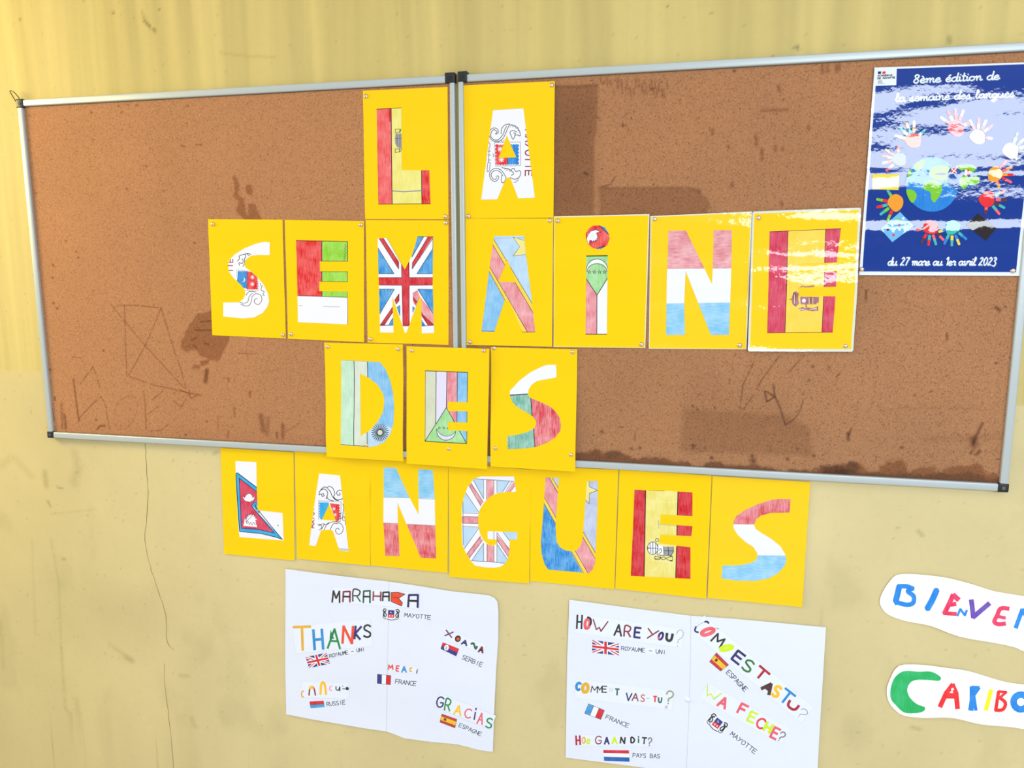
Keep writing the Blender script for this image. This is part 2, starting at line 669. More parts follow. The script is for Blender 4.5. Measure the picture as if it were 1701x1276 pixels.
# ------------------------------------------------------------------ wall
def paint_wall(p):
    X, Z = p.X, p.Z
    # drip-washed upper wall, plain lower wall; their zone tints paint in uneven light
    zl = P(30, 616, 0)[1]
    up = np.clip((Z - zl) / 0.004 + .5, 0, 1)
    drip = fbm(X * 26 + 2.0 * fbm(X * 5, Z * 1.5, 2), Z * 0.9, 4)
    d2_ = fbm(X * 90, Z * 2.2 + 9, 2)
    lum = 1.0 + up * (0.38 * (drip - .5) + 0.09 * (d2_ - .5))
    blot = fbm(X * 5, Z * 5 + 40, 5)
    lum = lum + (1 - up) * 0.20 * (blot - .5)
    p.C *= lum[:, None]
    p.C[:, 2] *= 1 - 0.10 * up * (fbm(X * 7 + 5, Z * 1.2, 2))
    left = np.clip((P(75, 616, 0)[0] + .55 - X) / .6, 0, 1)
    p.mul((1 - up) * left, (0.90, 0.885, 0.80))
    p.mul((1 - up), (0.98, 1.0, 1.10))
    p.mul(up, (.88, .86, .70))  # upper wall toned down in colour, as under weaker light
    # grey scuffs
    sm = np.clip((fbm(X * 9 + 50, Z * 6, 4) - .60) * 7, 0, 1)
    p.mul(sm * (1 - up) * .5, (0.86, 0.86, 0.84))
    sp = np.clip((fbm(X * 120, Z * 120, 2) - .86) * 20, 0, 1)
    p.mul(sp * .6, (0.7, 0.68, 0.62))
    # smudges and plugs seen above the boards
    f5 = Crop(0, 0, 2.001)
    f6 = Crop(850, 0, 2.0)
    p.line(W(f5, [(470, 40), (485, 75), (515, 105)], 0), 0.007, (.72, .66, .55), .9, .3)
    p.line(W(f5, [(478, 70), (515, 100)], 0), 0.004, (.5, .45, .38), .7, .3)
    for c, r in (((376, 43), .005), ((66, 65), .005), ((529, 32), .004), ((450, 92), .0025), ((760, 120), .002)):
        q = W(f5, [c], 0)[0]
        p.line([q, (q[0] + .001, q[1])], r, (.5, .48, .42))
    for c, r in (((865, 190), .003), ((663, 45), .003), ((519, 22), .003)):
        q = W(f6, [c], 0)[0]
        p.line([q, (q[0] + .001, q[1])], r, (.45, .42, .36))
    p.line(W(f6, [(938, 158), (948, 153), (954, 165)], 0), .0035, (.45, .48, .5))
    p.line(W(f6, [(1452, 125), (1455, 140)], 0), .006, (.6, .62, .62))
    p.line(W(f5, [(730, 175), (800, 185), (915, 190)], 0), .004, (.88, .85, .78))
    # lower wall scuffs
    for pts, wd, a in (([(235, 290), (245, 330), (232, 380)], .02, .35), ([(140, 350), (145, 390)], .012, .6), ([(395, 930), (415, 940)], .012, .5),
                       ([(345, 890), (410, 935)], .010, .3), ([(0, 330), (40, 300), (100, 360)], .015, .25), ([(150, 440), (158, 455)], .006, .8),
                       ([(195, 620), (205, 621)], .003, 1.6), ([(430, 1150), (425, 1168)], .004, .9), ([(180, 395), (196, 400)], .004, .9), ([(600, 1120), (612, 1145)], .012, .4),
                       ([(670, 290), (682, 285)], .006, .6), ([(565, 985), (590, 988)], .008, .4), ([(160, 560), (185, 700), (192, 900)], .006, .3),
                       ([(192, 900), (205, 1090), (225, 1110)], .008, .35), ([(100, 560), (112, 860)], .006, .22), ([(160, 480), (300, 465)], .004, .25),
                       ([(0, 820), (10, 960)], .012, .25), ([(240, 1060), (245, 1110)], .012, .3)):
        p.line(W(h7, pts, 0), wd, (.62, .60, .52), a, .25)
    g = Crop(0, 0, 1)
    p.line(W(g, [(1525, 882), (1532, 890)], 0), .005, (.6, .6, .55), .7)
    p.line(W(g, [(1515, 1208), (1528, 1212)], 0), .006, (.7, .68, .6), .7)
    p.line(W(g, [(1365, 1020), (1366, 1010), (1362, 1100)], 0), .004, (.75, .72, .62), .4, .3)


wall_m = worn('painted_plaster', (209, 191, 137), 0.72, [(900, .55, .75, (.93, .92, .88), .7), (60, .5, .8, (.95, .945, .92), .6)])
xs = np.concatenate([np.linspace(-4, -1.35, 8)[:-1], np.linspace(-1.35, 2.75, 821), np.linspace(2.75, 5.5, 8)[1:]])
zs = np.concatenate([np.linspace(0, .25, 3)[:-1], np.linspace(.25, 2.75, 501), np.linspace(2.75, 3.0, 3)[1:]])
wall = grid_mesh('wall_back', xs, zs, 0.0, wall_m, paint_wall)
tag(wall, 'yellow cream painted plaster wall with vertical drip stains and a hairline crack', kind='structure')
# the hairline cracks
dk = mat('crack_shadow', (150, 134, 88), 0.9)


def ribbon(name, pts, wd, y, m, parent):
    V, Fc = [], []
    for i, (x, z) in enumerate(pts):
        a = pts[max(0, i - 1)]
        b = pts[min(len(pts) - 1, i + 1)]
        dx, dz = b[0] - a[0], b[1] - a[1]
        l = math.hypot(dx, dz) or 1
        k = wd * (0.5 + random.random()) / 2
        V += [(x - dz / l * k, y, z + dx / l * k), (x + dz / l * k, y, z - dx / l * k)]
        if i:
            n = 2 * i
            Fc.append((n - 2, n - 1, n + 1, n))
    return link(name, V, Fc, [m], None, parent)


ck = crom(W(h7, [(456, 258), (460, 340), (465, 430), (455, 560), (470, 640), (500, 730), (520, 800), (525, 880), (545, 905)], 0), 5)
ck2 = crom(W(h7, [(515, 950), (517, 1020), (530, 1120), (545, 1276), (552, 1400)], 0), 5)
ck = [(x + random.uniform(-.0015, .0015), z) for x, z in ck]
ck2 = [(x + random.uniform(-.0012, .0012), z) for x, z in ck2]
ribbon('crack', ck, .0016, -.0004, dk, wall)
ribbon('crack', ck2, .0013, -.0004, dk, wall)
fl = box('floor', -5, 7, -9.0, 0, -0.1, 0, mat('concrete_floor', (196, 190, 178), .8, bump=.002, bscale=8))
tag(fl, 'plain grey concrete floor below the wall', kind='structure')
ce = box('shade_overhang', -4, 5.5, -1.0, 0, 3.0, 3.12, mat('overhang_plaster', (206, 196, 172), .8, bump=.001, bscale=12))  # unseen overhang added to darken the top of the wall
tag(ce, 'plain unseen overhang slab added above the wall to shade its top', kind='structure')


# ------------------------------------------------------------------ notice boards
def paint_cork_left(p):
    X, Z = p.X, p.Z
    p.C *= (1 + .13 * (fbm(X * 6, Z * 6, 4) - .5))[:, None]
    br = (.66, .53, .42)
    B = lambda K, pts, **k: p.blob(W(K, pts, Y_CORK), k.pop('col', br), **k)
    B(h8, [(145, 58), (162, 62), (178, 100), (168, 135), (196, 160), (198, 180), (206, 228), (215, 228), (214, 176), (242, 180), (262, 225), (280, 250), (200, 250), (160, 210), (172, 165), (148, 145), (156, 110)], rough=.003)
    B(h8, [(205, 95), (234, 95), (230, 150), (203, 130)], rough=.003)
    B(PX, [(352, 516), (329, 521), (317, 537), (308, 550), (306, 561), (300, 564), (301, 577), (310, 585), (325, 580), (330, 590), (346, 596), (360, 601), (366, 596), (376, 577), (382, 562), (380, 540)], rough=.004)
    B(PX, [(320, 606), (332, 606), (332, 613), (321, 613)], rough=.003)
    B(PX, [(332, 600), (347, 598), (346, 605), (334, 608)], rough=.003)
    B(PX, [(341, 612), (348, 612), (344, 634), (338, 635)], rough=.002)
    L = lambda K, pts, wd, col=(.55, .42, .34), amt=1., dash=0.: p.line(W(K, pts, Y_CORK), wd, col, amt, dash)
    for pts, w_, a in (([(270, 1095), (280, 1160)], .010, .9), ([(300, 1105), (298, 1175)], .008, .6), ([(365, 1135), (364, 1190)], .007, .9), ([(338, 1170), (340, 1190)], .005, .9),
                       ([(128, 1165), (125, 1190)], .005, .7), ([(155, 1060), (155, 1100)], .004, .7), ([(128, 932), (130, 945)], .004, .9), ([(222, 990), (222, 1012)], .005, .8),
                       ([(85, 1100), (83, 1150)], .006, .4), ([(35, 900), (32, 950)], .008, .7), ([(375, 1165), (435, 1130)], .003, .5), ([(170, 825), (245, 828)], .0022, .7), ([(270, 905), (345, 900)], .002, .4), ([(440, 995), (450, 990)], .003, .4)):
        L(h8, pts, w_, amt=a)
    dk_ = (.45, .32, .24)
    L(c2, [(322, 975), (330, 1045)], .006, dk_, 1.0, .2)
    L(c2, [(385, 940), (388, 1090)], .007, (.6, .45, .33), .8, .25)
    L(c2, [(402, 1010), (412, 1100)], .006, dk_, .9, .2)
    L(c2, [(458, 790), (485, 1000), (493, 1050)], .0042, dk_, .9, .3)
    L(c2, [(605, 1100), (625, 1080), (655, 1078)], .0035, (.4, .28, .22), 1.)
    L(c2, [(342, 900), (342, 915)], .004, dk_)
    for pts in ([(690, 320), (755, 400), (905, 580), (1030, 715), (1150, 845)], [(775, 335), (780, 450), (790, 770)], [(730, 330), (840, 327), (1005, 345), (905, 580), (800, 770), (960, 825), (1080, 850), (1250, 890)],
                [(1005, 345), (1038, 450), (1090, 620), (1125, 720), (1160, 850)], [(580, 710), (500, 820)], [(580, 710), (600, 770), (625, 845)], [(490, 1035), (560, 960), (630, 895), (660, 960), (682, 1100)],
                [(895, 860), (905, 940), (910, 1100)], [(950, 915), (1015, 862)], [(930, 1000), (985, 960)], [(1080, 880), (1110, 850), (1180, 880), (1130, 960), (1080, 920)], [(940, 1110), (1000, 1110), (1050, 1070)], [(1180, 860), (1190, 910), (1240, 880)], [(450, 650), (500, 655), (530, 700)]):
        L(c2, pts, .0022, (.55, .40, .32), .95, .30)
    L(c2, crom([(710, 1040), (730, 940), (790, 900), (850, 910), (850, 1000), (800, 1085), (740, 1100), (710, 1040)], 4), .0022, (.7, .58, .5), .7, .3)
    L(c2, [(925, 825), (945, 1000), (960, 1080)], .005, (1.15, 1.12, 1.08), .6, .3)
    L(c2, [(1215, 482), (1320, 484)], .0022, (.3, .25, .22))
    for pts in ([(1195, 545), (1225, 530)], [(1205, 575), (1225, 590)], [(1275, 565), (1300, 570)], [(1250, 430), (1330, 425)]):
        L(c2, pts, .003, (.45, .32, .28), .9, .3)
    for q in ((328, 77), (485, 30), (325, 155), (642, 610), (330, 313), (355, 346), (310, 728), (598, 1043), (1285, 1050), (1155, 1135)):
        L(c2, [q, (q[0] + 6, q[1] + 2)], .0035, (.35, .25, .2))
    for q in ((780, 303), (845, 295), (900, 297), (1240, 302), (800, 345), (1200, 565), (1215, 570), (1300, 560), (1325, 560), (965, 702), (835, 852), (230, 880), (1285, 1210), (430, 1195), (500, 1268), (190, 365), (600, 345)):
        L(c1, [q, (q[0] + 10, q[1] + 3)], .0028, (.42, .30, .22), .9)
    # dirt along the lower rail and round the rim
    zb = P(300, 733, Y_CORK)[1]
    p.mul(np.clip((zb + .05 + .05 * (fbm(X * 14, Z * 3, 3) - .5) - Z) / .09, 0, 1) * .55, (.80, .70, .62))
    sp = np.clip((fbm(X * 190, Z * 190, 2) - .87) * 16, 0, 1)
    p.mul(sp, (.5, .4, .35))


def paint_cork_right(p):
    X, Z = p.X, p.Z
    p.C *= (.90 + .16 * (fbm(X * 6 + 9, Z * 6, 4) - .5))[:, None]
    p.mul(np.clip((1.62 - Z) / .5, 0, 1) * .8, (.93, .965, 1.0))
    B = lambda K, pts, **k: p.blob(W(K, pts, Y_CORK), k.pop('col'), **k)
    L = lambda K, pts, wd, col=(.45, .34, .28), amt=1., dash=0.: p.line(W(K, pts, Y_CORK), wd, col, amt, dash)
    B(g4, [(-40, 192), (284, 184), (278, 420), (265, 450), (262, 850), (-40, 860)], col=(.68, .62, .57), soft=.003, rough=.002)
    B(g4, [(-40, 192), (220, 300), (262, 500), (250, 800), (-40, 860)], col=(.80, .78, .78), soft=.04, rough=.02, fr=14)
    L(g4, [(68, 192), (180, 195), (284, 184)], .003, (.6, .5, .42), .7, .2)
    B(g4, [(292, 706), (800, 708), (850, 790), (835, 850), (290, 852)], col=(.70, .64, .60), soft=.004, rough=.004)
    L(g4, [(292, 706), (560, 706), (740, 705), (800, 725)], .004, (.68, .60, .54), .8, .2)
    L(g4, [(300, 700), (345, 690), (370, 650)], .003, (.5, .4, .33), .8, .2)
    B(g3, [(745, 430), (722, 692), (1100, 700), (1520, 722), (1500, 540), (1380, 470)], col=(.78, .74, .70), soft=.006, rough=.004)
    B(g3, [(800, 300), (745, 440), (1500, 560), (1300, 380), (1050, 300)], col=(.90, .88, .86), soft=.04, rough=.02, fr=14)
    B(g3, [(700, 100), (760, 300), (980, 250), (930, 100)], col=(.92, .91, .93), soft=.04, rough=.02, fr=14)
    B(g3, [(-60, 690), (160, 692), (250, 685), (330, 690), (430, 715), (600, 735), (740, 750), (840, 772), (930, 748), (1060, 770), (1150, 760), (1240, 795), (1520, 805), (1600, 775), (1700, 770), (1760, 900), (-60, 800)], col=(.46, .36, .30), soft=.0035, rough=.010, fr=70)
    B(g2, [(-10, 1040), (90, 1040), (130, 1012), (180, 1018), (230, 1060), (270, 1062), (325, 1008), (400, 1008), (440, 1062), (520, 1040), (600, 1062), (690, 1035), (790, 1030), (850, 1075), (930, 1095), (930, 1200), (-10, 1200)], col=(.60, .48, .36), soft=.004, rough=.009, fr=60)
    B(g2, [(-10, 1075), (200, 1060), (440, 1085), (600, 1070), (930, 1105), (930, 1200), (-10, 1200)], col=(.62, .60, .60), soft=.003, rough=.010, fr=80)
    B(g2, [(105, 1040), (130, 1015), (168, 1022), (178, 1055), (150, 1078), (110, 1068)], col=(.55, .55, .55), soft=.002, rough=.003)
    B(g3, [(275, 700), (350, 690), (352, 725), (290, 735)], col=(.8, .85, .95), soft=.002, rough=.003)
    for q, r in (((912, 725), .006), ((1160, 742), .010), ((1155, 712), .005), ((1367, 732), .005), ((250, 567), .005), ((480, 664), .004), ((430, 670), .004), ((797, 412), .004), ((825, 434), .003),
                 ((930, 423), .003), ((1080, 421), .0035), ((1497, 258), .003), ((1520, 175), .004), ((1618, 180), .003), ((1463, 340), .003), ((1020, 254), .0025), ((1427, 670), .003), ((870, 660), .002), ((1525, 712), .004), ((800, 656), .005)):
        L(g3, [q, (q[0] + 3, q[1] + 4)], r, (.38, .30, .26), 1, .1)
    L(g3, [(355, 540), (382, 542)], .0022)
    L(g3, [(452, 570), (452, 620)], .0025, amt=.7)
    for pts in ([(1165, 150), (1140, 210), (1100, 290), (1085, 410)], [(1320, 115), (1270, 180), (1210, 260), (1170, 340), (1105, 435)], [(1470, 110), (1415, 165), (1380, 210)]):
        L(g3, pts, .0020, (.45, .34, .28), .95, .3)
    for pts in ([(1230, 325), (1245, 390), (1290, 360), (1255, 335), (1230, 325)], [(1285, 290), (1290, 350), (1325, 430), (1355, 525)]):
        L(g3, pts, .0024, (.28, .20, .17), 1.)
    L(g3, crom([(1355, 530), (1400, 500), (1440, 450), (1462, 380)], 4), .0020, (.4, .3, .25), .9)
    for pts, wd in (([(815, 820), (780, 890), (768, 925)], .004), ([(768, 905), (772, 930)], .011), ([(885, 220), (905, 235)], .005), ([(120, 870), (122, 905)], .005), ([(138, 845), (125, 880)], .003),
                    ([(395, 943), (403, 947)], .004), ([(60, 580), (75, 565)], .0025), ([(630, 355), (632, 385)], .003), ([(540, 660), (560, 650)], .002), ([(785, 980), (800, 965)], .005), ([(755, 975), (760, 965)], .004), ([(465, 673), (466, 676)], .003), ([(212, 130), (213, 178)], .0028), ([(932, 215), (934, 218)], .003)):
        L(g2, pts, wd, (.42, .32, .25), 1., .1)
    L(g2, [(300, 750), (450, 742), (800, 740)], .006, (.9, .87, .84), .8, .2)
    L(g2, [(520, 905), (700, 895), (910, 882)], .010, (.88, .84, .80), .8, .2)
    for i in range(34):
        x = 300 + i * 10 + random.uniform(-5, 5)
        t = random.uniform(150, 215)
        L(g4, [(x, t), (x + 2, t + random.uniform(8, 45))], .0026, (.6, .47, .38), .8, .2)
    for x, t, l in ((1415, 90, 30), (1440, 95, 20), (1485, 90, 30), (1500, 85, 20), (1195, 190, 25), (1080, 440, 50), (1110, 510, 50), (1178, 495, 25), (860, 410, 25), (1345, 395, 12), (940, 495, 8), (1215, 505, 8), (958, 680, 18), (1210, 780, 12)):
        L(g4, [(x, t), (x + 2, t + l)], .005, (.62, .50, .42), .9, .1)
    L(g4, [(1110, 317), (1240, 310)], .005, (.66, .55, .45), .9, .1)
    for q in ((553, 204), (406, 390), (968, 114), (215, 628), (225, 635), (1158, 48), (930, 80)):
        L(g4, [q, (q[0] + 5, q[1] + 3)], .004, (.4, .3, .25))
    sp = np.clip((fbm(X * 190 + 7, Z * 190, 2) - .85) * 16, 0, 1)
    p.mul(sp, (.45, .36, .32))


cork_m = worn('pressed_cork', (178, 124, 84), 0.85, [(420, .54, .66, (.55, .46, .40), .85), (330, .60, .70, (1.45, 1.42, 1.35), .9), (900, .45, .65, (.80, .77, .74), .9)])
alu = mat('brushed_aluminium', (182, 190, 194), .42, metal=.25, bump=.0002, bscale=120, bstretch=(0.02, 1, 1))
blackp = mat('black_plastic', (22, 25, 28), .4)
steel = mat('screw_steel', (120, 120, 118), .35, metal=1)

xa = P(27, 166, Y_FRAME)[0]
xa = (xa + P(80, 727, Y_FRAME)[0]) / 2
z_top = (P(30, 164, Y_FRAME)[1] + P(757, 126, Y_FRAME)[1]) / 2
z_bot = (P(80, 728, Y_FRAME)[1] + P(540, 752, Y_FRAME)[1] + P(1673, 818, Y_FRAME)[1]) / 3
xb1 = (P(758, 460, Y_FRAME)[0] + P(755.5, 160, Y_FRAME)[0]) / 2
xb2 = (P(764.3, 460, Y_FRAME)[0] + P(761.5, 160, Y_FRAME)[0]) / 2
xc = P(1674.5, 816, Y_FRAME)[0]


def board(x0, x1, wl, wr, label, paint, caps):
    root = empty('notice_board', ((x0 + x1) / 2, 0, z_bot), label, 'board')
    wt = .0165
    g = grid_mesh('cork_panel', np.linspace(x0 + .004, x1 - .004, 470), np.linspace(z_bot + .004, z_top - .004, 350), Y_CORK, cork_m, paint, root)
    bk = box('backing_panel', x0 + .004, x1 - .004, -.0078, -.0003, z_bot + .004, z_top - .004, mat('hardboard', (120, 90, 60), .9), root)
    for (a, b, c, d) in ((x0 + wl, x1 - wr, z_top - wt, z_top), (x0 + wl, x1 - wr, z_bot, z_bot + wt), (x0, x0 + wl, z_bot, z_top), (x1 - wr, x1, z_bot, z_top)):
        box('frame_rail', a, b, Y_FRAME, -.0003, c, d, alu, root, bevel=.0028)
    # dark joint lip where each rail meets the cork
    lip = mat('rail_lip', (92, 74, 60), .7)
    box('frame_lip', x0 + wl, x1 - wr, Y_CORK - .0012, Y_CORK, z_top - wt - .0016, z_top - wt, lip, root)
    box('frame_lip', x0 + wl, x1 - wr, Y_CORK - .0012, Y_CORK, z_bot + wt, z_bot + wt + .0012, lip, root)
    for cx, cz, sx, sz in caps:
        cp = box('corner_cap', cx - sx / 2, cx + sx / 2, Y_FRAME - .0016, -.0003, cz - sz / 2, cz + sz / 2, blackp, root, bevel=.0022)
        V, Fc = [], []
        n = 14
        for r, y in ((.0042, 0), (.0038, -.0012), (.0016, -.0012), (.0012, -.0006)):
            V += [(cx + r * math.cos(6.2832 * i / n), Y_FRAME - .0016 + y, cz + r * math.sin(6.2832 * i / n)) for i in range(n)]
        for k in range(3):
            for i in range(n):
                Fc.append((k * n + i, k * n + (i + 1) % n, (k + 1) * n + (i + 1) % n, (k + 1) * n + i))
        Fc.append(tuple(range(3 * n, 4 * n)))
        link('screw', V, Fc, [steel if cz < z_bot + .1 else blackp], None, cp)
    return root


def capc(px, py):
    return P(px, py, Y_FRAME)


S_ = .022
bl = board(xa, xb1, .0155, .0118, 'left cork notice board with brown water stains and a black wire loop at its corner', paint_cork_left,
           [(xa + .0095, z_top - .0090, S_, S_), (xb1 - .0105, z_top - .006, .024, .023), (xa + .008, z_bot + .009, .020, .019)])
br_ = board(xb2, xc, .0118, .0165, 'right cork notice board with mouldy lower edge and rectangular dark patches', paint_cork_right,
            [(xb2 + .0105, z_top - .005, .023, .023), (xc - .0095, z_bot + .0085, .021, .019)])


def tube(name, pts, r, m, parent, n=6):
    V, Fc = [], []
    pts = [Vector(p) for p in pts]
    for i, p in enumerate(pts):
        d = (pts[min(i + 1, len(pts) - 1)] - pts[max(i - 1, 0)]).normalized()
        u = d.orthogonal().normalized() if i == 0 else (u - d * u.dot(d)).normalized()
        v = d.cross(u)
        for k in range(n):
            a = 6.2832 * k / n
            V.append(tuple(p + (u * math.cos(a) + v * math.sin(a)) * r))
        if i:
            for k in range(n):
                Fc.append(((i - 1) * n + k, (i - 1) * n + (k + 1) % n, i * n + (k + 1) % n, i * n + k))
    return link(name, V, Fc, [m], None, parent, smooth=True)


wp = crom([c1(q) for q in ((112, 285), (98, 262), (80, 232), (66, 208), (72, 203), (90, 210), (112, 232), (132, 262), (134, 275))], 4)
wv = []
for i, q in enumerate(wp):
    y = -.006 - .010 * math.sin(math.pi * i / (len(wp) - 1))
    x, z = P(q[0], q[1], y)
    wv.append((x, y, z))
tube('wire_loop', wv, .0011, mat('black_wire', (30, 26, 20), .5), bl)

# ------------------------------------------------------------------ yellow letter sheets
YEL = (246, 200, 0)
GL = dict(coat=.45, cr=.16, bump=.0005, bscale=22, wave=.0035)
GH = dict(coat=1.0, cr=.045, bump=.0007, bscale=60, wave=.012)


def pal(g):
    """printed and crayoned colours under one kind of film"""
    c = lambda n, col, cry=0., v=True: mat(n, col, .5, crayon=cry, vert=v, **g)
    return dict(
        yel=c('yellow_card', YEL), white=c('white_paper', (232, 232, 246)), blk=c('black_ink', (34, 32, 40)), grey=c('grey_pencil', (150, 150, 160)), lgrey=c('pale_smudge', (196, 196, 206)),
        red=c('red_crayon', (226, 28, 30), .7), lred=c('light_red_crayon', (232, 84, 86), .5), dred=c('deep_red_crayon', (205, 25, 38), .5), pink=c('pink_crayon', (228, 138, 150), .8, False), pinkv=c('pink_crayon', (228, 135, 148), .7),
        rpink=c('rose_crayon', (222, 78, 92), .9), crim=c('crimson_marker', (206, 50, 82), .4), maroon=c('maroon_print', (140, 24, 44)),
        py=c('pale_yellow_crayon', (232, 222, 118), .4), py2=c('straw_crayon', (234, 218, 112), .5), gold=c('golden_crayon', (240, 205, 70), .2), star=c('star_yellow', (232, 222, 140), .3),
        grn=c('lime_crayon', (142, 208, 56), .5), lgrn=c('mint_crayon', (188, 222, 200), .4), lgrn2=c('leaf_crayon', (150, 212, 140), .6), teal=c('sea_green_crayon', (112, 178, 160), .8), sage=c('sage_crayon', (204, 208, 186), .3), pal2=c('pale_green_white', (208, 218, 206), .3),
        blue=c('blue_marker', (28, 124, 216), .5), sky=c('sky_crayon', (130, 196, 240), .6, False), lbl=c('pale_blue_crayon', (178, 208, 240), .35), mbl=c('mid_blue_crayon', (122, 184, 236), .5), lav=c('lavender_paper', (218, 212, 240)), periw=c('periwinkle_crayon', (184, 192, 228), .6),
        dblue=c('strong_blue_crayon', (20, 134, 222), .8), cyan=c('cyan_marker', (40, 160, 232), .3), purp=c('plum_ink', (150, 70, 90), .8), film=c('clear_laminate_border', (214, 216, 205)))


NORMAL = pal(GL)
SHINY = pal(GH)


def sheet_surface(pxc, y0, over_frame=False, amp=.0006, seed=0, wl=.11, lift=None):
    """depth field of one hanging sheet"""
    rnd = random.Random(seed)
    ph = [rnd.uniform(0, 6.28) for _ in range(4)]
    fz = 6.2832 / wl

    def s(x, z):
        y = y0
        if over_frame:
            t = min(1, max(0, (1.32 - z) / .19))
            y = y0 - (.0088 if lift is None else lift) * t * t * (3 - 2 * t)
        y -= amp * (.9 + math.sin(fz * z + 3 * x + ph[0]) * .5 + math.sin(fz * .43 * z - 7 * x + ph[1]) * .5)
        return y
    return s


def make_sheet(corners, surf, label, C, yel_in=None, name='letter_sheet', round_=0.0):
    q = [P(*c, surf(*P(*c, -.01))) for c in corners]
    cx = sum(a[0] for a in q) / 4
    zb = min(a[1] for a in q)
    root = empty(name, (cx, surf(cx, zb), zb), label, 'paper letter sheet', 'yellow letter sheets spelling the title')
    d = lambda a, b, t: (a[0] + (b[0] - a[0]) * t, a[1] + (b[1] - a[1]) * t)
    pts = list(corners)
    if round_:
        pp = []
        for i in range(4):
            a, b, c = corners[i - 1], corners[i], corners[(i + 1) % 4]
            pp += [d(b, a, round_), d(b, a, round_ * .3), d(b, c, round_ * .3), d(b, c, round_)]
        pts = pp
    if yel_in:
        draw('laminate_film', PX, pts, C['film'], [Pg(yel_in, C['yel'])], surf, root, grid=.012, thick=.0005, off=0)
    else:
        draw('backing_card', PX, pts, C['yel'], [], surf, root, grid=.012, thick=.0005, off=0)
    return root


N_ = NORMAL
H_ = SHINY
k_ = N_['blk']

# --- L with a red, yellow, red flag
s = sheet_surface(0, -.0096, seed=1)
L_root = make_sheet([(602.7, 150.7), (743.4, 144.3), (745.1, 364.4), (606.5, 363.8)], s, 'yellow sheet with letter L in red and pale yellow stripes, in the top word', N_)
draw('paper_letter', c3, [(168, 288), (362, 277), (368, 768), (582, 770), (592, 1035), (182, 1038)], N_['py'], [
    Pg([(160, 280), (280, 276), (291, 1045), (175, 1045)], N_['lred']), Pg([(262, 276), (281, 276), (283, 390), (266, 388)], N_['dred']), Pg([(521, 760), (590, 760), (600, 1045), (526, 1045)], N_['red']),
    St([(283, 278), (291, 1038)], 6, k_), St([(521, 765), (525, 1038)], 6, k_), St([(168, 290), (362, 279)], 5, k_), St([(182, 1036), (592, 1033)], 5, k_),
    St([(295, 932), (380, 938), (520, 930)], 10, N_['grey']),
    Pg([(318, 480), (372, 484), (372, 600), (338, 594), (314, 560), (312, 520)], N_['grey']),
    St([(315, 448), (360, 448), (355, 465), (318, 478), (315, 448)], 4, k_), St([(352, 448), (352, 480)], 5, k_), St([(315, 602), (362, 602), (358, 625), (315, 630), (315, 602)], 4, k_), St([(345, 600), (350, 628)], 5, k_),
    St([(330, 490), (330, 590)], 3, k_), St([(352, 488), (352, 592)], 3, k_), St([(314, 520), (368, 522)], 3, k_)], s, L_root)


def scallop(x0, y0, x1, y1, n=5, r=None):
    r = r or abs(y1 - y0) / (2 * n)
    return [Pg(circ(x0 + (x1 - x0) * i / n, yy, r, 10), None) for i in range(n + 1) for yy in (y0, y1)]


# --- A with the island's seahorse arms
s = sheet_surface(0, -.0098, seed=2, amp=.0008)
A_root = make_sheet([(770.3, 141.8), (921.6, 134.8), (919.3, 361.7), (773, 363)], s, 'yellow sheet with white letter A and seahorse drawing, right in the top word', N_)
R_, B_, Wt = N_['red'], N_['blue'], N_['white']
lay = [St([(1095, 552), (1296, 548), (1299, 732), (1103, 737), (1095, 552)], 5, N_['grey']),
       Pg([(1110, 577), (1195, 572), (1197, 722), (1112, 724)], R_), Pg([(1195, 572), (1276, 570), (1278, 716), (1197, 720)], B_)]
for i in range(6):
    yy = 578 + i * 27
    lay += [Pg(circ(1112, yy, 13, 10), R_), Pg(circ(1274, yy, 13, 10), B_)]
for i in range(4):
    lay += [Pg(circ(1120 + i * 21, 577, 10, 8), R_), Pg(circ(1120 + i * 21, 720, 10, 8), R_), Pg(circ(1205 + i * 20, 574, 10, 8), B_), Pg(circ(1205 + i * 20, 717, 10, 8), B_)]
lay += [St([(1195, 570), (1196, 724)], 4, k_)]
for a in (0, 45, 90, 135):
    ca, sa = 20 * math.cos(math.radians(a)), 20 * math.sin(math.radians(a))
    lay += [St([(1148 - ca, 688 - sa), (1148 + ca, 688 + sa)], 5, Wt), St([(1138 - ca, 604 - sa), (1138 + ca, 604 + sa)], 5, Wt)]


def ink(pl, w_=5, m=None, sm=True):
    return [St(q, w_, m or k_, sm) for q in pl]


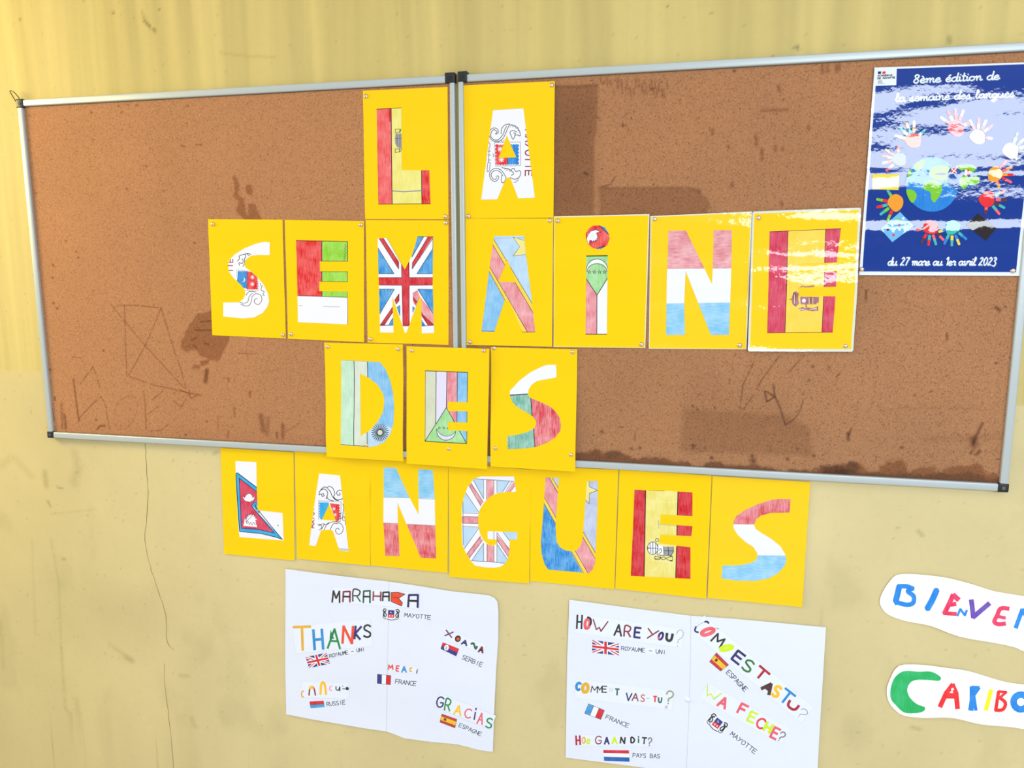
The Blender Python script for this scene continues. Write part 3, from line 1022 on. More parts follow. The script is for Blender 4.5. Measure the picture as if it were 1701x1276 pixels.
lay += ink([[(1100, 485), (1122, 478), (1120, 450), (1090, 438), (1062, 455), (1055, 500), (1075, 535), (1120, 545), (1160, 520), (1185, 470), (1212, 410)],
            [(1105, 482), (1112, 465), (1090, 452), (1070, 470), (1066, 505), (1090, 530), (1125, 528), (1160, 490), (1175, 450), (1190, 425)],
            [(1145, 485), (1150, 445), (1175, 415), (1212, 406)], [(1215, 412), (1262, 425), (1290, 465), (1295, 500), (1262, 492), (1240, 527), (1225, 500), (1215, 470), (1240, 458), (1270, 470)],
            [(1240, 478), (1258, 478), (1250, 495)]])
lay += ink([[(1215, 430), (1232, 410), (1240, 432), (1256, 420), (1262, 442), (1280, 435), (1278, 460), (1295, 460)], [(1100, 545), (1110, 530), (1125, 552), (1140, 532), (1155, 550), (1170, 530)]], 3, sm=False)
lay += ink([[(1105, 818), (1125, 815), (1122, 840), (1100, 858), (1070, 845), (1055, 810), (1065, 775), (1100, 755), (1140, 765), (1170, 800), (1188, 840)],
            [(1110, 826), (1100, 842), (1078, 832), (1068, 805), (1080, 782), (1110, 770), (1140, 785), (1160, 815)], [(1150, 750), (1205, 760), (1245, 795), (1225, 810)],
            [(1225, 765), (1245, 755), (1262, 780), (1290, 772), (1300, 795), (1285, 825), (1250, 840), (1215, 825)], [(1150, 810), (1148, 860), (1168, 866), (1185, 828)]])
lay += ink([[(1170, 765), (1180, 752), (1190, 772), (1205, 757), (1212, 780), (1230, 770)], [(1290, 830), (1275, 840), (1280, 855), (1262, 850), (1262, 868), (1240, 860)]], 3, sm=False)
lay += ink([[(1048, 545), (1060, 575), (1052, 600), (1048, 700), (1060, 715), (1052, 775), (1036, 775), (1040, 720), (1050, 700)], [(1042, 620), (1065, 620)], [(1040, 650), (1065, 650)], [(1040, 690), (1065, 690)], [(1080, 640), (1090, 655), (1080, 665)]], 4)
lay += Tx('MAYOTTE', (1335, 452), (0, 362), (52, 0), 9, N_['maroon'])
lay += [St([(1083, 297), (1320, 283)], 3, N_['grey'])]
draw('paper_letter', c3, [(1083, 297), (1320, 283), (1410, 985), (1280, 990), (1218, 828), (1185, 830), (1115, 998), (990, 1000)], Wt, lay, s, A_root, holes=[[(1190, 495), (1265, 668), (1125, 675)]])

# --- S with seahorse arms
s = sheet_surface(0, -.0096, seed=3)
r = make_sheet([(345.5, 364), (469.3, 365), (474.9, 562.4), (352.7, 557)], s, 'yellow sheet with white letter S, small blue and red shield and grey seahorse', N_)
lay = [Pg([(337, 562), (420, 560), (418, 718), (385, 712), (325, 655)], B_), Pg([(420, 556), (510, 580), (512, 722), (418, 722)], R_), St([(420, 555), (418, 722)], 4, k_)]
for i in range(6):
    lay += [Pg(circ(340, 565 + 17 * i, 9, 8), B_), Pg(circ(510, 610 + 21 * i, 10, 8), R_)]
for i in range(5):
    lay += [Pg(circ(428 + 19 * i, 720, 9, 8), R_), Pg(circ(345 + 18 * i, 562, 8, 8), B_)]
lay += [Pg(circ(382, 636, 20, 16) , Wt), Pg(circ(373, 633, 20, 16), B_)]
for cy in (613, 677):
    for a in (0, 45, 90, 135):
        ca, sa = 20 * math.cos(math.radians(a)), 20 * math.sin(math.radians(a))
        lay.append(St([(468 - ca, cy - sa), (468 + ca, cy + sa)], 4, Wt))
lay += ink([[(325, 610), (325, 545), (400, 552)], [(410, 735), (520, 740)], [(522, 650), (522, 740)]], 4, N_['grey'], False)
lay += ink([[(330, 465), (350, 440), (345, 420), (380, 405), (430, 395), (455, 405)], [(370, 445), (385, 460), (375, 485), (345, 480), (350, 505)], [(395, 440), (398, 480), (380, 515)], [(400, 400), (410, 425), (395, 440)], [(420, 398), (440, 418)]], 6)
lay += ink([[(360, 862), (410, 880), (445, 865), (460, 830), (465, 795), (500, 765), (545, 780), (555, 825), (525, 865), (488, 848), (490, 818), (515, 812)], [(395, 852), (425, 840), (440, 790), (470, 760)], [(410, 780), (440, 745), (500, 750)],
            [(350, 845), (375, 850), (385, 865)], [(560, 690), (548, 730), (575, 745), (565, 775), (580, 782)], [(540, 670), (550, 695)]], 5)
lay += Tx('TTE', (288, 566), (0, -120), (-46, 0), 8, N_['maroon'], .5)
draw('paper_letter', c4, [(628, 293), (580, 287), (500, 305), (400, 345), (310, 400), (255, 455), (242, 510), (255, 565), (300, 625), (360, 680), (400, 730), (405, 770), (385, 815), (345, 845), (200, 847), (200, 975), (380, 993), (480, 985), (560, 945), (605, 890),
                          (623, 835), (610, 760), (570, 680), (510, 610), (440, 550), (400, 520), (395, 485), (415, 445), (460, 415), (530, 408), (627, 410)], Wt, lay, s, r)

# --- E red, green and white
s = sheet_surface(0, -.0099, seed=4)
r = make_sheet([(473.1, 365.3), (604.6, 367.1), (604.9, 568.7), (478.3, 562.8)], s, 'yellow sheet with letter E in bright red, lime green and white', N_)
lay = [Pg([(860, 262), (1108, 268), (1110, 790), (880, 783)], N_['red']), Pg([(1108, 268), (1360, 270), (1355, 800), (1110, 790)], N_['grn']),
       St([(1108, 270), (1109, 468)], 6, k_), St([(1108, 555), (1109, 660)], 6, k_), St([(1109, 742), (1110, 790)], 6, k_), St([(884, 783), (1348, 799)], 5, k_), St([(870, 275), (1347, 285)], 6, k_), St([(1344, 282), (1344, 468)], 6, k_),
       St([(1343, 560), (1343, 657)], 5, k_), St([(1345, 745), (1346, 1048)], 5, k_), St([(1108, 465), (1347, 466)], 4, k_), St([(1108, 562), (1345, 562)], 4, k_), St([(1108, 654), (1345, 655)], 4, k_),
       St([(895, 875), (930, 875)], 9, N_['lgrey']), St([(1120, 880), (1190, 886), (1270, 885)], 9, N_['lgrey']),
       St([(1318, 460), (1308, 450), (1330, 440), (1310, 425), (1330, 412), (1312, 400), (1332, 385), (1314, 370), (1330, 358), (1316, 345), (1334, 330), (1318, 318), (1330, 308)], 3, k_)]
draw('paper_letter', c4, [(870, 272), (1347, 282), (1347, 468), (1087, 468), (1090, 558), (1345, 560), (1345, 657), (1083, 655), (1083, 742), (1345, 745), (1348, 1048), (888, 1027)], Wt, lay, s, r)

# --- M with a crossed blue, white and red flag
s = sheet_surface(0, -.0094, seed=5)
r = make_sheet([(607.4, 365.5), (745.1, 366.1), (745.1, 573.1), (610.7, 569.2)], s, 'yellow sheet with letter M filled by a strong blue, white and red crossed flag', N_)
bl_ = N_['dblue']
rd = N_['dred']
lay = [Pg(q, bl_) for q in ([(140, 318), (282, 540), (145, 540)], [(470, 205), (538, 215), (436, 398), (430, 380)], [(620, 320), (620, 540), (476, 540)], [(145, 672), (285, 673), (155, 890)], [(485, 673), (620, 675), (620, 885)],
                            [(305, 830), (332, 815), (332, 905)], [(443, 820), (463, 832), (443, 875)], [(236, 978), (275, 912), (275, 980)], [(510, 920), (552, 987), (512, 987)])]
lay += [Pg([(440, 705), (482, 680), (503, 735), (622, 880), (622, 985), (575, 985), (515, 865), (452, 800)], N_['pinkv'])]
lay += [Pg(q, rd) for q in ([(346, 440), (412, 430), (415, 985), (358, 985)], [(140, 573), (620, 573), (620, 637), (140, 637)], [(148, 232), (190, 232), (322, 440), (322, 500)], [(575, 215), (622, 215), (437, 500), (440, 445)],
                            [(327, 712), (327, 772), (300, 803), (286, 765)], [(275, 820), (275, 868), (200, 980), (160, 982)], [(444, 735), (482, 783), (465, 803), (444, 772)], [(513, 878), (622, 975), (575, 987), (513, 898)])]
for q in ([(145, 320), (282, 540), (148, 540)], [(222, 235), (345, 455), (348, 573), (148, 573)], [(155, 240), (322, 500), (322, 440), (190, 237)], [(536, 222), (436, 398)], [(575, 222), (440, 445), (437, 500), (613, 240)],
          [(613, 325), (478, 540), (613, 540)], [(407, 440), (412, 573), (613, 573)], [(150, 637), (350, 640), (358, 985)], [(412, 985), (410, 640), (613, 637)], [(150, 672), (285, 673), (160, 885)], [(613, 675), (485, 673), (615, 880)],
          [(325, 712), (325, 770), (300, 800), (288, 765), (325, 712)], [(270, 825), (165, 978), (200, 978), (270, 868)], [(240, 975), (270, 920)], [(443, 740), (480, 782)], [(515, 865), (575, 985)], [(515, 880), (615, 975)], [(332, 815), (332, 900)], [(443, 820), (443, 870)], [(305, 830), (330, 812)]):
    lay.append(St(q, 4.5, k_))
lay += [St([(160, 983), (277, 980)], 5, k_), St([(360, 986), (415, 986)], 5, k_), St([(518, 988), (620, 980)], 5, k_), St([(485, 222), (617, 224)], 4, k_), St([(614, 222), (613, 325)], 4, k_)]
draw('paper_letter', c5, [(142, 237), (222, 235), (345, 455), (375, 505), (407, 440), (438, 380), (483, 220), (617, 222), (612, 640), (625, 1048), (520, 1050), (515, 745), (503, 735), (387, 1047), (375, 1047), (268, 735), (277, 1045), (163, 1043)], Wt, lay, s, r)

# --- A with a diagonal band and star
s = sheet_surface(0, -.0100, seed=6, amp=.0009)
r = make_sheet([(773, 363.2), (919.1, 362.6), (917.2, 576), (775.2, 573.1)], s, 'yellow sheet with letter A crossed by a pink diagonal band and a pale star', N_)
lay = [Pg([(1080, 490), (1228, 768), (1140, 1050), (1010, 1050)], N_['mbl']), Pg([(1120, 225), (1135, 245), (1470, 800), (1520, 1060), (1382, 1060), (1080, 495)], N_['gold']),
       Pg([(1105, 255), (1125, 290), (1490, 905), (1520, 1060), (1430, 1060), (1085, 455)], N_['pinkv']), Pg([(1300, 225), (1400, 255), (1420, 375), (1300, 388), (1358, 310)], N_['star']),
       St([(1135, 245), (1470, 805)], 4, k_), St([(1120, 280), (1490, 905)], 4, k_), St([(1090, 465), (1430, 1048)], 4, k_), St([(1090, 510), (1384, 1048)], 4, k_), St([(1300, 225), (1395, 255)], 3, k_), St([(1300, 225), (1358, 310), (1300, 388), (1410, 375)], 3, k_),
       St([(1140, 237), (1395, 230), (1400, 250)], 3, N_['grey']), St([(1032, 1030), (1140, 1032)], 4, k_), St([(1380, 1040), (1488, 1038)], 4, k_), St([(1038, 930), (1046, 945)], 4, N_['blue'])]
draw('paper_letter', c5, [(1140, 217), (1395, 215), (1412, 380), (1465, 800), (1490, 1040), (1380, 1043), (1265, 768), (1228, 768), (1140, 1037), (1030, 1035), (1095, 520), (1130, 265)], N_['lbl'], lay, s, r, holes=[[(1252, 415), (1327, 615), (1172, 608)]])

# --- i
s = sheet_surface(0, -.0097, seed=7, amp=.001)
r = make_sheet([(919.8, 359.5), (1078.8, 355.6), (1072, 578.3), (919.4, 576.6)], s, 'yellow sheet with letter i, round red dot and green crescent top', N_,
               yel_in=[(921, 361), (1077, 357.6), (1070.6, 577.5), (920, 576)])
draw('paper_letter', c6, [(320, 423), (498, 420), (490, 1080), (313, 1080)], Wt, [
    Pg([(310, 425), (505, 425), (505, 600), (410, 752), (310, 600)], N_['lgrn2']), Pg([(305, 600), (410, 752), (408, 1090), (300, 1090)], N_['pinkv']),
    Pg(circ(409, 548, 92, 24, a0=180, a1=360, ry=96) + circ(409, 556, 78, 20, a0=360, a1=180, ry=66), Wt), St(circ(409, 548, 90, 24, a0=176, a1=364, ry=96), 5, k_), St(circ(409, 556, 82, 20, a0=180, a1=360, ry=66), 5, k_),
    St([(313, 608), (409, 752), (500, 606)], 6, k_), St([(409, 750), (407, 1080)], 6, k_), St([(320, 427), (498, 424)], 9, k_), St([(313, 1077), (490, 1077)], 7, k_)]
    + [Pg(star(x, 560, 19), k_) for x in (345, 387, 430, 472)] + [Pg(star(x, 560, 8), Wt) for x in (345, 387, 430, 472)], s, r)
o = draw('letter_dot', c6, [(375, 175), (430, 173), (475, 190), (505, 240), (515, 285), (490, 340), (440, 370), (375, 362), (335, 330), (317, 280), (317, 240), (340, 200)], N_['red'], [
    Pg([(425, 165), (480, 185), (515, 250), (480, 222)], N_['blue']), Pg([(400, 372), (440, 353), (475, 350), (440, 380)], N_['blue']), St([(425, 172), (480, 222), (507, 248)], 6, k_), St([(400, 368), (440, 353), (478, 348)], 6, k_),
    Pg([(325, 290), (330, 250), (355, 222), (400, 210), (440, 228), (410, 233), (405, 245), (418, 252), (410, 262), (420, 275), (408, 282), (412, 296), (396, 294), (394, 308), (380, 300), (370, 312), (362, 298), (348, 300), (345, 318), (352, 340), (335, 320)], Wt),
    St([(440, 228), (410, 233), (405, 245), (418, 252), (410, 262), (420, 275), (408, 282), (412, 296), (396, 294), (394, 308), (380, 300), (370, 312), (362, 298), (348, 300), (345, 318), (350, 335)], 5, k_), St([(325, 270), (355, 222), (400, 208), (440, 228)], 4, k_)], s, r)

# --- N pink, white and light blue (glossy)
s = sheet_surface(0, -.0094, seed=8, amp=.0012, wl=.16)
r = make_sheet([(1080.3, 359), (1249.3, 351.4), (1240, 580.4), (1077.5, 579.4)], s, 'shiny yellow sheet with letter N, pink above, white and pale blue below', H_,
               yel_in=[(1082, 360.5), (1247.2, 353.6), (1238.3, 579.6), (1078.6, 578.6)])
draw('paper_letter', c6, [(1003, 217), (1148, 215), (1365, 663), (1375, 400), (1378, 212), (1530, 212), (1525, 530), (1505, 1083), (1355, 1083), (1145, 550), (1133, 820), (1140, 1083), (982, 1083), (990, 600)], H_['white'], [
    Pg([(970, 200), (1560, 200), (1560, 530), (970, 535)], H_['pink']), Pg([(950, 822), (1560, 812), (1560, 1100), (950, 1100)], H_['sky'])], s, r)

# --- E big glossy laminated
s = sheet_surface(0, -.0106, seed=12, amp=.0046, wl=.19)
r = make_sheet([(1250, 351.3), (1430.7, 344.8), (1417.4, 584.5), (1242.2, 583.9)], s, 'very shiny laminated yellow sheet with letter E in red and gold', H_,
               yel_in=[(1253, 355), (1426.5, 349), (1413.8, 580), (1246, 579.5)], round_=.04)
kh = H_['blk']
draw('paper_letter', c7, [(238, 243), (820, 217), (785, 495), (490, 510), (485, 580), (785, 567), (780, 693), (475, 700), (475, 770), (775, 772), (752, 1067), (218, 1072)], H_['gold'], [
    Pg([(225, 230), (388, 230), (362, 1080), (205, 1080)], H_['crim']), Pg([(695, 205), (830, 205), (770, 1080), (663, 1080)], H_['crim']), St([(388, 235), (363, 1068)], 5, kh), St([(695, 222), (664, 1067)], 5, kh), St([(238, 246), (820, 220)], 4, kh), St([(218, 1070), (752, 1065)], 4, kh),
    Pg([(430, 740), (455, 730), (475, 750), (470, 790), (480, 830), (450, 858), (425, 840), (415, 800)], H_['purp']), St([(400, 796), (430, 796)], 6, H_['purp']),
    Pg([(485, 775), (640, 778), (640, 820), (610, 838), (490, 838)], H_['purp']), Pg([(470, 870), (510, 858), (530, 870), (560, 862), (590, 870), (635, 850), (635, 890), (580, 892), (540, 885), (490, 890)], H_['purp']), St([(535, 840), (540, 880)], 14, H_['purp']),
    St([(475, 708), (500, 690), (540, 695), (600, 688)], 10, H_['purp']), Pg(circ(517, 808, 16, 12), H_['white']), St([(560, 785), (560, 835)], 5, H_['star']), St([(590, 782), (590, 835)], 5, H_['star']), St([(440, 760), (440, 830)], 5, H_['star']), St([(480, 875), (520, 880)], 5, H_['white']), St([(570, 878), (620, 872)], 5, H_['white'])], s, r)

# --- D
s = sheet_surface(0, -.0104, True, seed=10)
r = make_sheet([(538.5, 569), (669.2, 572.3), (669.7, 766.4), (542.3, 759.2)], s, 'yellow sheet with pale green and blue letter D holding a dark sun', N_)
sun = []
for i in range(24):
    a = 2 * math.pi * i / 24
    sun.append(St([(562 + 30 * math.cos(a), 880 + 30 * math.sin(a)), (562 + 78 * math.cos(a), 880 + 80 * math.sin(a))], 7, k_))
draw('paper_letter', c8, [(202, 212), (560, 230), (610, 290), (655, 400), (685, 530), (692, 660), (685, 800), (655, 900), (600, 970), (530, 1003), (470, 1013), (202, 995)], N_['pal2'], [
    Pg([(190, 200), (322, 200), (322, 1010), (190, 1010)], N_['lgrn']), Pg([(448, 200), (710, 200), (710, 1030), (448, 1030)], N_['mbl']), Pg([(448, 840), (560, 800), (710, 850), (710, 1030), (448, 1030)], N_['lbl']), St([(322, 212), (322, 1003)], 6, k_), St([(446, 220), (446, 1012)], 6, k_),
    St([(202, 214), (560, 230)], 3, N_['grey']), St([(202, 990), (450, 1008)], 5, k_)] + sun + [Pg(circ(562, 880, 30, 16), k_), Pg(circ(562, 880, 24, 16), N_['sage'])], s, r,
    holes=[[(378, 337), (460, 375), (540, 440), (590, 520), (602, 600), (590, 690), (540, 780), (470, 860), (385, 910)]])

# --- E with stripes and a green triangle
s = sheet_surface(0, -.0176, True, seed=11, lift=.0012)
r = make_sheet([(675.3, 575.3), (813, 579.5), (809.1, 779.6), (675.3, 770.4)], s, 'yellow sheet with letter E of pastel upright stripes over a green triangle', N_)
draw('paper_letter', c8, [(978, 307), (1372, 322), (1368, 600), (1187, 595), (1187, 680), (1366, 685), (1365, 785), (1187, 783), (1187, 857), (1366, 867), (1362, 985), (975, 963)], N_['sage'], [
    Pg([(1080, 300), (1177, 300), (1177, 960), (1080, 960)], N_['lav']), Pg([(1177, 300), (1273, 300), (1273, 990), (1177, 990)], N_['pinkv']), Pg([(1273, 300), (1400, 300), (1400, 990), (1273, 990)], N_['mbl']),
    Pg([(1173, 650), (1366, 995), (965, 970)], N_['lgrn2']), St([(1173, 650), (1362, 985)], 6, k_), St([(1173, 650), (978, 958)], 6, k_), St([(1079, 310), (1075, 800)], 6, k_), St([(1178, 312), (1174, 650)], 6, k_), St([(1275, 318), (1270, 785)], 6, k_),
    St([(978, 310), (1372, 325)], 7, k_), St([(978, 307), (976, 963)], 6, k_), St([(975, 960), (1362, 982)], 7, k_), St([(1369, 322), (1366, 600)], 5, k_), St([(1365, 685), (1363, 785)], 5, k_), St([(1364, 867), (1360, 985)], 5, k_), St([(1187, 597), (1368, 602)], 3, k_),
    Pg(crom([(1085, 845), (1095, 905), (1130, 940), (1172, 950), (1220, 935), (1250, 905), (1258, 868), (1235, 895), (1190, 912), (1150, 910), (1115, 890), (1100, 870)], 3, True), N_['lav']),
    St([(1083, 845), (1095, 905), (1130, 940), (1172, 950), (1220, 935), (1250, 905), (1258, 868)], 5, k_, True), St([(1083, 845), (1115, 890), (1150, 910), (1190, 912), (1235, 895), (1258, 868)], 4, k_, True)]
    + [Pg(star(x, 838, 16), k_) for x in (1108, 1150, 1190)] + [Pg(star(x, 838, 7), Wt) for x in (1108, 1150, 1190)], s, r)

# --- S white, green and red
s = sheet_surface(0, -.0106, True, seed=13, amp=.0009)
r = make_sheet([(815.3, 576.8), (958.9, 580.3), (955.5, 783.9), (814.8, 775)], s, 'yellow sheet with letter S in white, sea green and red', N_)
draw('paper_letter', d1, [(686, 200), (600, 202), (560, 215), (450, 270), (350, 345), (290, 410), (262, 440), (262, 490), (285, 545), (340, 600), (420, 640), (470, 675), (500, 715), (505, 745), (485, 785), (420, 820), (330, 845), (235, 855), (240, 978), (330, 975), (430, 968),
                          (510, 955), (600, 920), (680, 870), (725, 810), (733, 760), (720, 690), (690, 640), (640, 590), (560, 550), (450, 505), (425, 470), (435, 425), (460, 385), (510, 350), (600, 332), (692, 317)], Wt, [
    Pg([(200, 481), (440, 468), (455, 505), (492, 990), (200, 990)], N_['teal']), Pg([(454, 480), (760, 480), (760, 990), (494, 990)], N_['rpink']), St([(262, 480), (428, 469)], 9, k_), St([(454, 505), (467, 690)], 7, k_), St([(478, 760), (492, 958)], 7, k_),
    St([(690, 200), (692, 317)], 3, k_), St([(245, 870), (262, 880), (246, 890), (262, 900), (246, 912), (262, 925), (246, 940), (262, 955)], 3, k_)], s, r)

# --- L with two-pennant flag
s = sheet_surface(0, -.0022, seed=14)
r = make_sheet([(366.3, 744.1), (487.6, 751.5), (489.5, 931.4), (372.3, 920.2)], s, 'yellow sheet with white letter L holding a crimson pennant flag with blue border', N_)
sb = star(348, 745, 60, 12, .68)
draw('paper_letter', d2, [(190, 158), (400, 168), (412, 655), (665, 682), (677, 960), (232, 925), (225, 880), (195, 400)], Wt, [
    Pg([(185, 275), (212, 275), (420, 430), (420, 580), (375, 573), (358, 600), (380, 640), (670, 950), (600, 930), (450, 888), (228, 868)], N_['cyan']),
    Pg([(228, 330), (415, 480), (415, 572), (375, 573), (355, 600), (365, 625), (585, 885), (400, 845), (248, 838)], N_['crim']),
    Pg([(415, 560), (375, 575), (358, 600), (385, 640), (430, 690), (440, 655), (395, 600), (420, 600)], N_['cyan']),
    St([(198, 280), (212, 278), (405, 425)], 8, k_), St([(228, 330), (408, 470)], 6, k_), St([(195, 280), (232, 868), (450, 890), (600, 927), (665, 948)], 7, k_), St([(228, 330), (250, 838), (400, 845), (583, 884), (362, 625), (356, 600), (375, 575), (410, 580)], 6, k_), St([(410, 605), (385, 600), (400, 630), (660, 945)], 7, k_),
    Pg([(258, 515), (285, 528), (300, 500), (318, 490), (335, 485), (352, 498), (368, 528), (388, 515), (375, 550), (335, 572), (285, 560)], Wt), St([(280, 528), (297, 498), (318, 488), (335, 484), (355, 500), (368, 530)], 4, k_), St([(258, 515), (285, 560), (335, 572), (375, 552), (388, 515)], 4, k_),
    Pg([(285, 735), (270, 812), (410, 825), (388, 765)], Wt), Pg(sb, Wt), St([(295, 760), (305, 790), (318, 768), (330, 800), (345, 775), (358, 805), (372, 775), (392, 800)], 4, k_), St(sb[1:2] + sb[16:24] + sb[0:6], 4, k_), Pg(circ(618, 808, 8, 8), N_['grey'])], s, r)

# --- A seahorse again, on the wall
s = sheet_surface(0, -.0026, seed=15)
r = make_sheet([(489.2, 749.9), (614.3, 757.5), (614.8, 940), (493.3, 928.1)], s, 'yellow sheet with white letter A with seahorses, second of the bottom row', N_)
lay = [Pg([(1042, 575), (1130, 575), (1135, 600), (1062, 750), (1042, 742)], N_['cyan']), Pg([(1142, 582), (1235, 595), (1235, 757), (1205, 775)], R_)]
for i in range(6):
    lay += [Pg(circ(1045, 585 + 26 * i, 12, 8), N_['cyan']), Pg(circ(1232, 605 + 27 * i, 12, 8), R_)]
for cx, cy in ((1185, 640), (1195, 700)):
    for a in (0, 60, 120):
        ca, sa = 16 * math.cos(math.radians(a)), 16 * math.sin(math.radians(a))
        lay.append(St([(cx - ca, cy - sa), (cx + ca, cy + sa)], 5, Wt))
lay += ink([[(1030, 748), (1030, 558), (1256, 570), (1248, 768), (1210, 765)]], 6, N_['grey'], False)
lay += ink([[(1035, 500), (1040, 465), (1075, 440), (1110, 455), (1120, 490), (1105, 540)], [(1050, 450), (1085, 418), (1115, 428), (1135, 412), (1175, 435), (1192, 490), (1180, 520), (1215, 548), (1250, 545), (1278, 535)], [(1120, 435), (1150, 470), (1165, 510), (1200, 550), (1230, 555)],
            [(1268, 458), (1235, 452), (1212, 475), (1222, 502), (1245, 498), (1242, 478)], [(1035, 500), (1060, 490), (1065, 515), (1085, 505), (1070, 480)], [(1110, 510), (1130, 545), (1180, 560)]], 7)
lay += ink([[(1020, 800), (1050, 800), (1060, 830), (1035, 855)], [(1030, 812), (1075, 790), (1110, 800), (1150, 775), (1215, 772), (1262, 800), (1278, 845), (1255, 890), (1215, 890), (1200, 855), (1220, 835), (1240, 848)], [(1085, 850), (1110, 800), (1130, 780)], [(1060, 845), (1090, 790)], [(1145, 852), (1180, 790), (1230, 790)],
            [(1262, 680), (1245, 690), (1250, 740), (1290, 720), (1300, 800)], [(1275, 590), (1282, 640), (1270, 740), (1290, 760)]], 6)
lay += [St([(1230, 1042), (1332, 1052)], 8, N_['grey']), St([(1240, 1055), (1332, 1066)], 5, N_['grey'])]
lay += Tx('MAYOTTE', (986, 833), (0, -290), (-34, 0), 8, N_['maroon'])
draw('paper_letter', d2, [(1035, 283), (1245, 303), (1280, 600), (1332, 1073), (1240, 1060), (1172, 860), (1145, 852), (1055, 855), (998, 1017), (935, 1007), (990, 570)], Wt, lay, s, r, holes=[[(1135, 590), (1205, 762), (1062, 750)]])

# --- N blue, white, red
s = sheet_surface(0, -.0022, seed=16)
r = make_sheet([(613.6, 757), (744.6, 767.5), (743.4, 951.9), (615.7, 939.3)], s, 'yellow sheet with letter N, sky blue on top and red at the bottom', N_)
draw('paper_letter', d3, [(188, 97), (305, 98), (430, 375), (525, 553), (522, 250), (520, 112), (662, 122), (680, 400), (693, 972), (545, 967), (322, 435), (325, 620), (342, 950), (203, 947), (185, 600)], Wt, [
    Pg([(150, 80), (700, 80), (700, 398), (150, 382)], N_['sky']), Pg([(150, 630), (700, 655), (700, 990), (150, 990)], N_['rpink']), St([(185, 384), (430, 386)], 4, N_['grey']), St([(527, 398), (680, 402)], 4, N_['grey']), St([(185, 630), (325, 634)], 4, N_['grey']), St([(420, 642), (682, 655)], 4, N_['grey'])], s, r)

# --- G pale crossed flag
s = sheet_surface(0, -.0026, seed=17)
r = make_sheet([(745, 769), (882, 780), (879.1, 969.5), (746.4, 958.3)], s, 'yellow sheet with letter G drawn as a pale crossed flag', N_)
pk = N_['pinkv']
lay = [Pg(q, N_['lbl']) for q in ([(1050, 210), (1147, 210), (1147, 388)], [(940, 430), (975, 340), (1102, 532), (945, 528)], [(945, 668), (1098, 680), (960, 885)], [(1285, 222), (1397, 228), (1335, 335), (1285, 345)], [(1042, 992), (1150, 835), (1150, 998)],
                                  [(1285, 845), (1382, 992), (1350, 1018), (1285, 1008)], [(1335, 705), (1490, 712), (1490, 800), (1392, 800)])]
lay += [Pg(q, pk) for q in ([(1183, 215), (1247, 218), (1247, 400), (1183, 460)], [(1183, 790), (1247, 850), (1247, 1006), (1183, 1002)], [(940, 570), (1110, 573), (1110, 634), (940, 630)], [(1008, 268), (1030, 248), (1146, 428), (1122, 470)],
                            [(1440, 232), (1466, 258), (1400, 340), (1368, 335)], [(1115, 758), (1142, 800), (1012, 975), (985, 930)], [(1283, 750), (1408, 885), (1392, 965), (1283, 800)])]
for q in ([(1150, 210), (1150, 400)], [(1180, 212), (1180, 420)], [(1250, 215), (1250, 350)], [(1280, 218), (1280, 340)], [(1150, 825), (1150, 1000)], [(1183, 835), (1183, 1003)], [(1250, 700), (1250, 1005)], [(1280, 725), (1280, 1008)],
          [(950, 535), (1100, 540)], [(950, 568), (1100, 573)], [(950, 632), (1100, 636)], [(950, 663), (1105, 672)], [(1050, 215), (1150, 398)], [(1030, 248), (1147, 430)], [(1008, 268), (1125, 470)], [(975, 335), (1110, 535)],
          [(1400, 228), (1335, 330)], [(1425, 230), (1362, 330)], [(1450, 275), (1408, 330)], [(965, 880), (1105, 680)], [(990, 932), (1125, 755)], [(1012, 970), (1140, 800)], [(1040, 990), (1150, 828)],
          [(1283, 840), (1385, 990)], [(1283, 800), (1392, 962)], [(1283, 728), (1400, 892)], [(1335, 715), (1400, 800)], [(1060, 205), (1443, 230)], [(1030, 995), (1200, 1003), (1360, 1020)], [(951, 400), (953, 845)]):
    lay.append(St(q, 4.5, k_))
draw('paper_letter', d3, [(1125, 183), (1443, 183), (1463, 330), (1380, 332), (1290, 342), (1220, 370), (1160, 430), (1115, 500), (1098, 570), (1098, 640), (1115, 730), (1150, 800), (1200, 845), (1245, 852), (1272, 835), (1280, 792), (1190, 785), (1190, 710), (1475, 720), (1475, 790), (1402, 790),
                          (1400, 900), (1390, 960), (1360, 1020), (1320, 1050), (1260, 1063), (1180, 1060), (1070, 1043), (1030, 1000), (985, 930), (945, 840), (940, 700), (940, 500), (955, 400), (1000, 280), (1060, 205)], Wt, lay, s, r)

# --- U
s = sheet_surface(0, -.0023, seed=18)
r = make_sheet([(881.7, 775), (1027.1, 780.3), (1020.5, 978.8), (880.3, 965.3)], s, 'yellow sheet with letter U, strong blue corner, pink band and pale star', N_)
draw('paper_letter', d4, [(193, 122), (310, 128), (280, 560), (290, 690), (320, 740), (370, 768), (430, 778), (475, 760), (510, 710), (525, 620), (558, 155), (655, 155), (650, 400), (630, 880), (610, 935), (575, 968), (420, 955), (215, 937), (185, 890), (158, 800), (152, 680), (170, 480)], N_['periw'], [
    Pg([(120, 250), (180, 355), (530, 975), (100, 975)], N_['dblue']), Pg([(250, 115), (645, 805), (645, 990), (535, 990), (150, 295), (150, 115)], N_['gold']), Pg([(225, 115), (640, 850), (640, 990), (575, 990), (150, 245), (150, 115)], N_['pinkv']),
    St([(250, 122), (645, 810)], 4, k_), St([(223, 122), (640, 855)], 4, k_), St([(165, 270), (570, 972)], 4, k_), St([(150, 300), (532, 970)], 4, k_),
    Pg([(540, 150), (578, 150), (580, 205), (655, 240), (580, 262), (578, 358), (530, 305)], N_['star']), St([(578, 155), (580, 205), (653, 238), (580, 264), (578, 357), (540, 315)], 4, k_)], s, r)

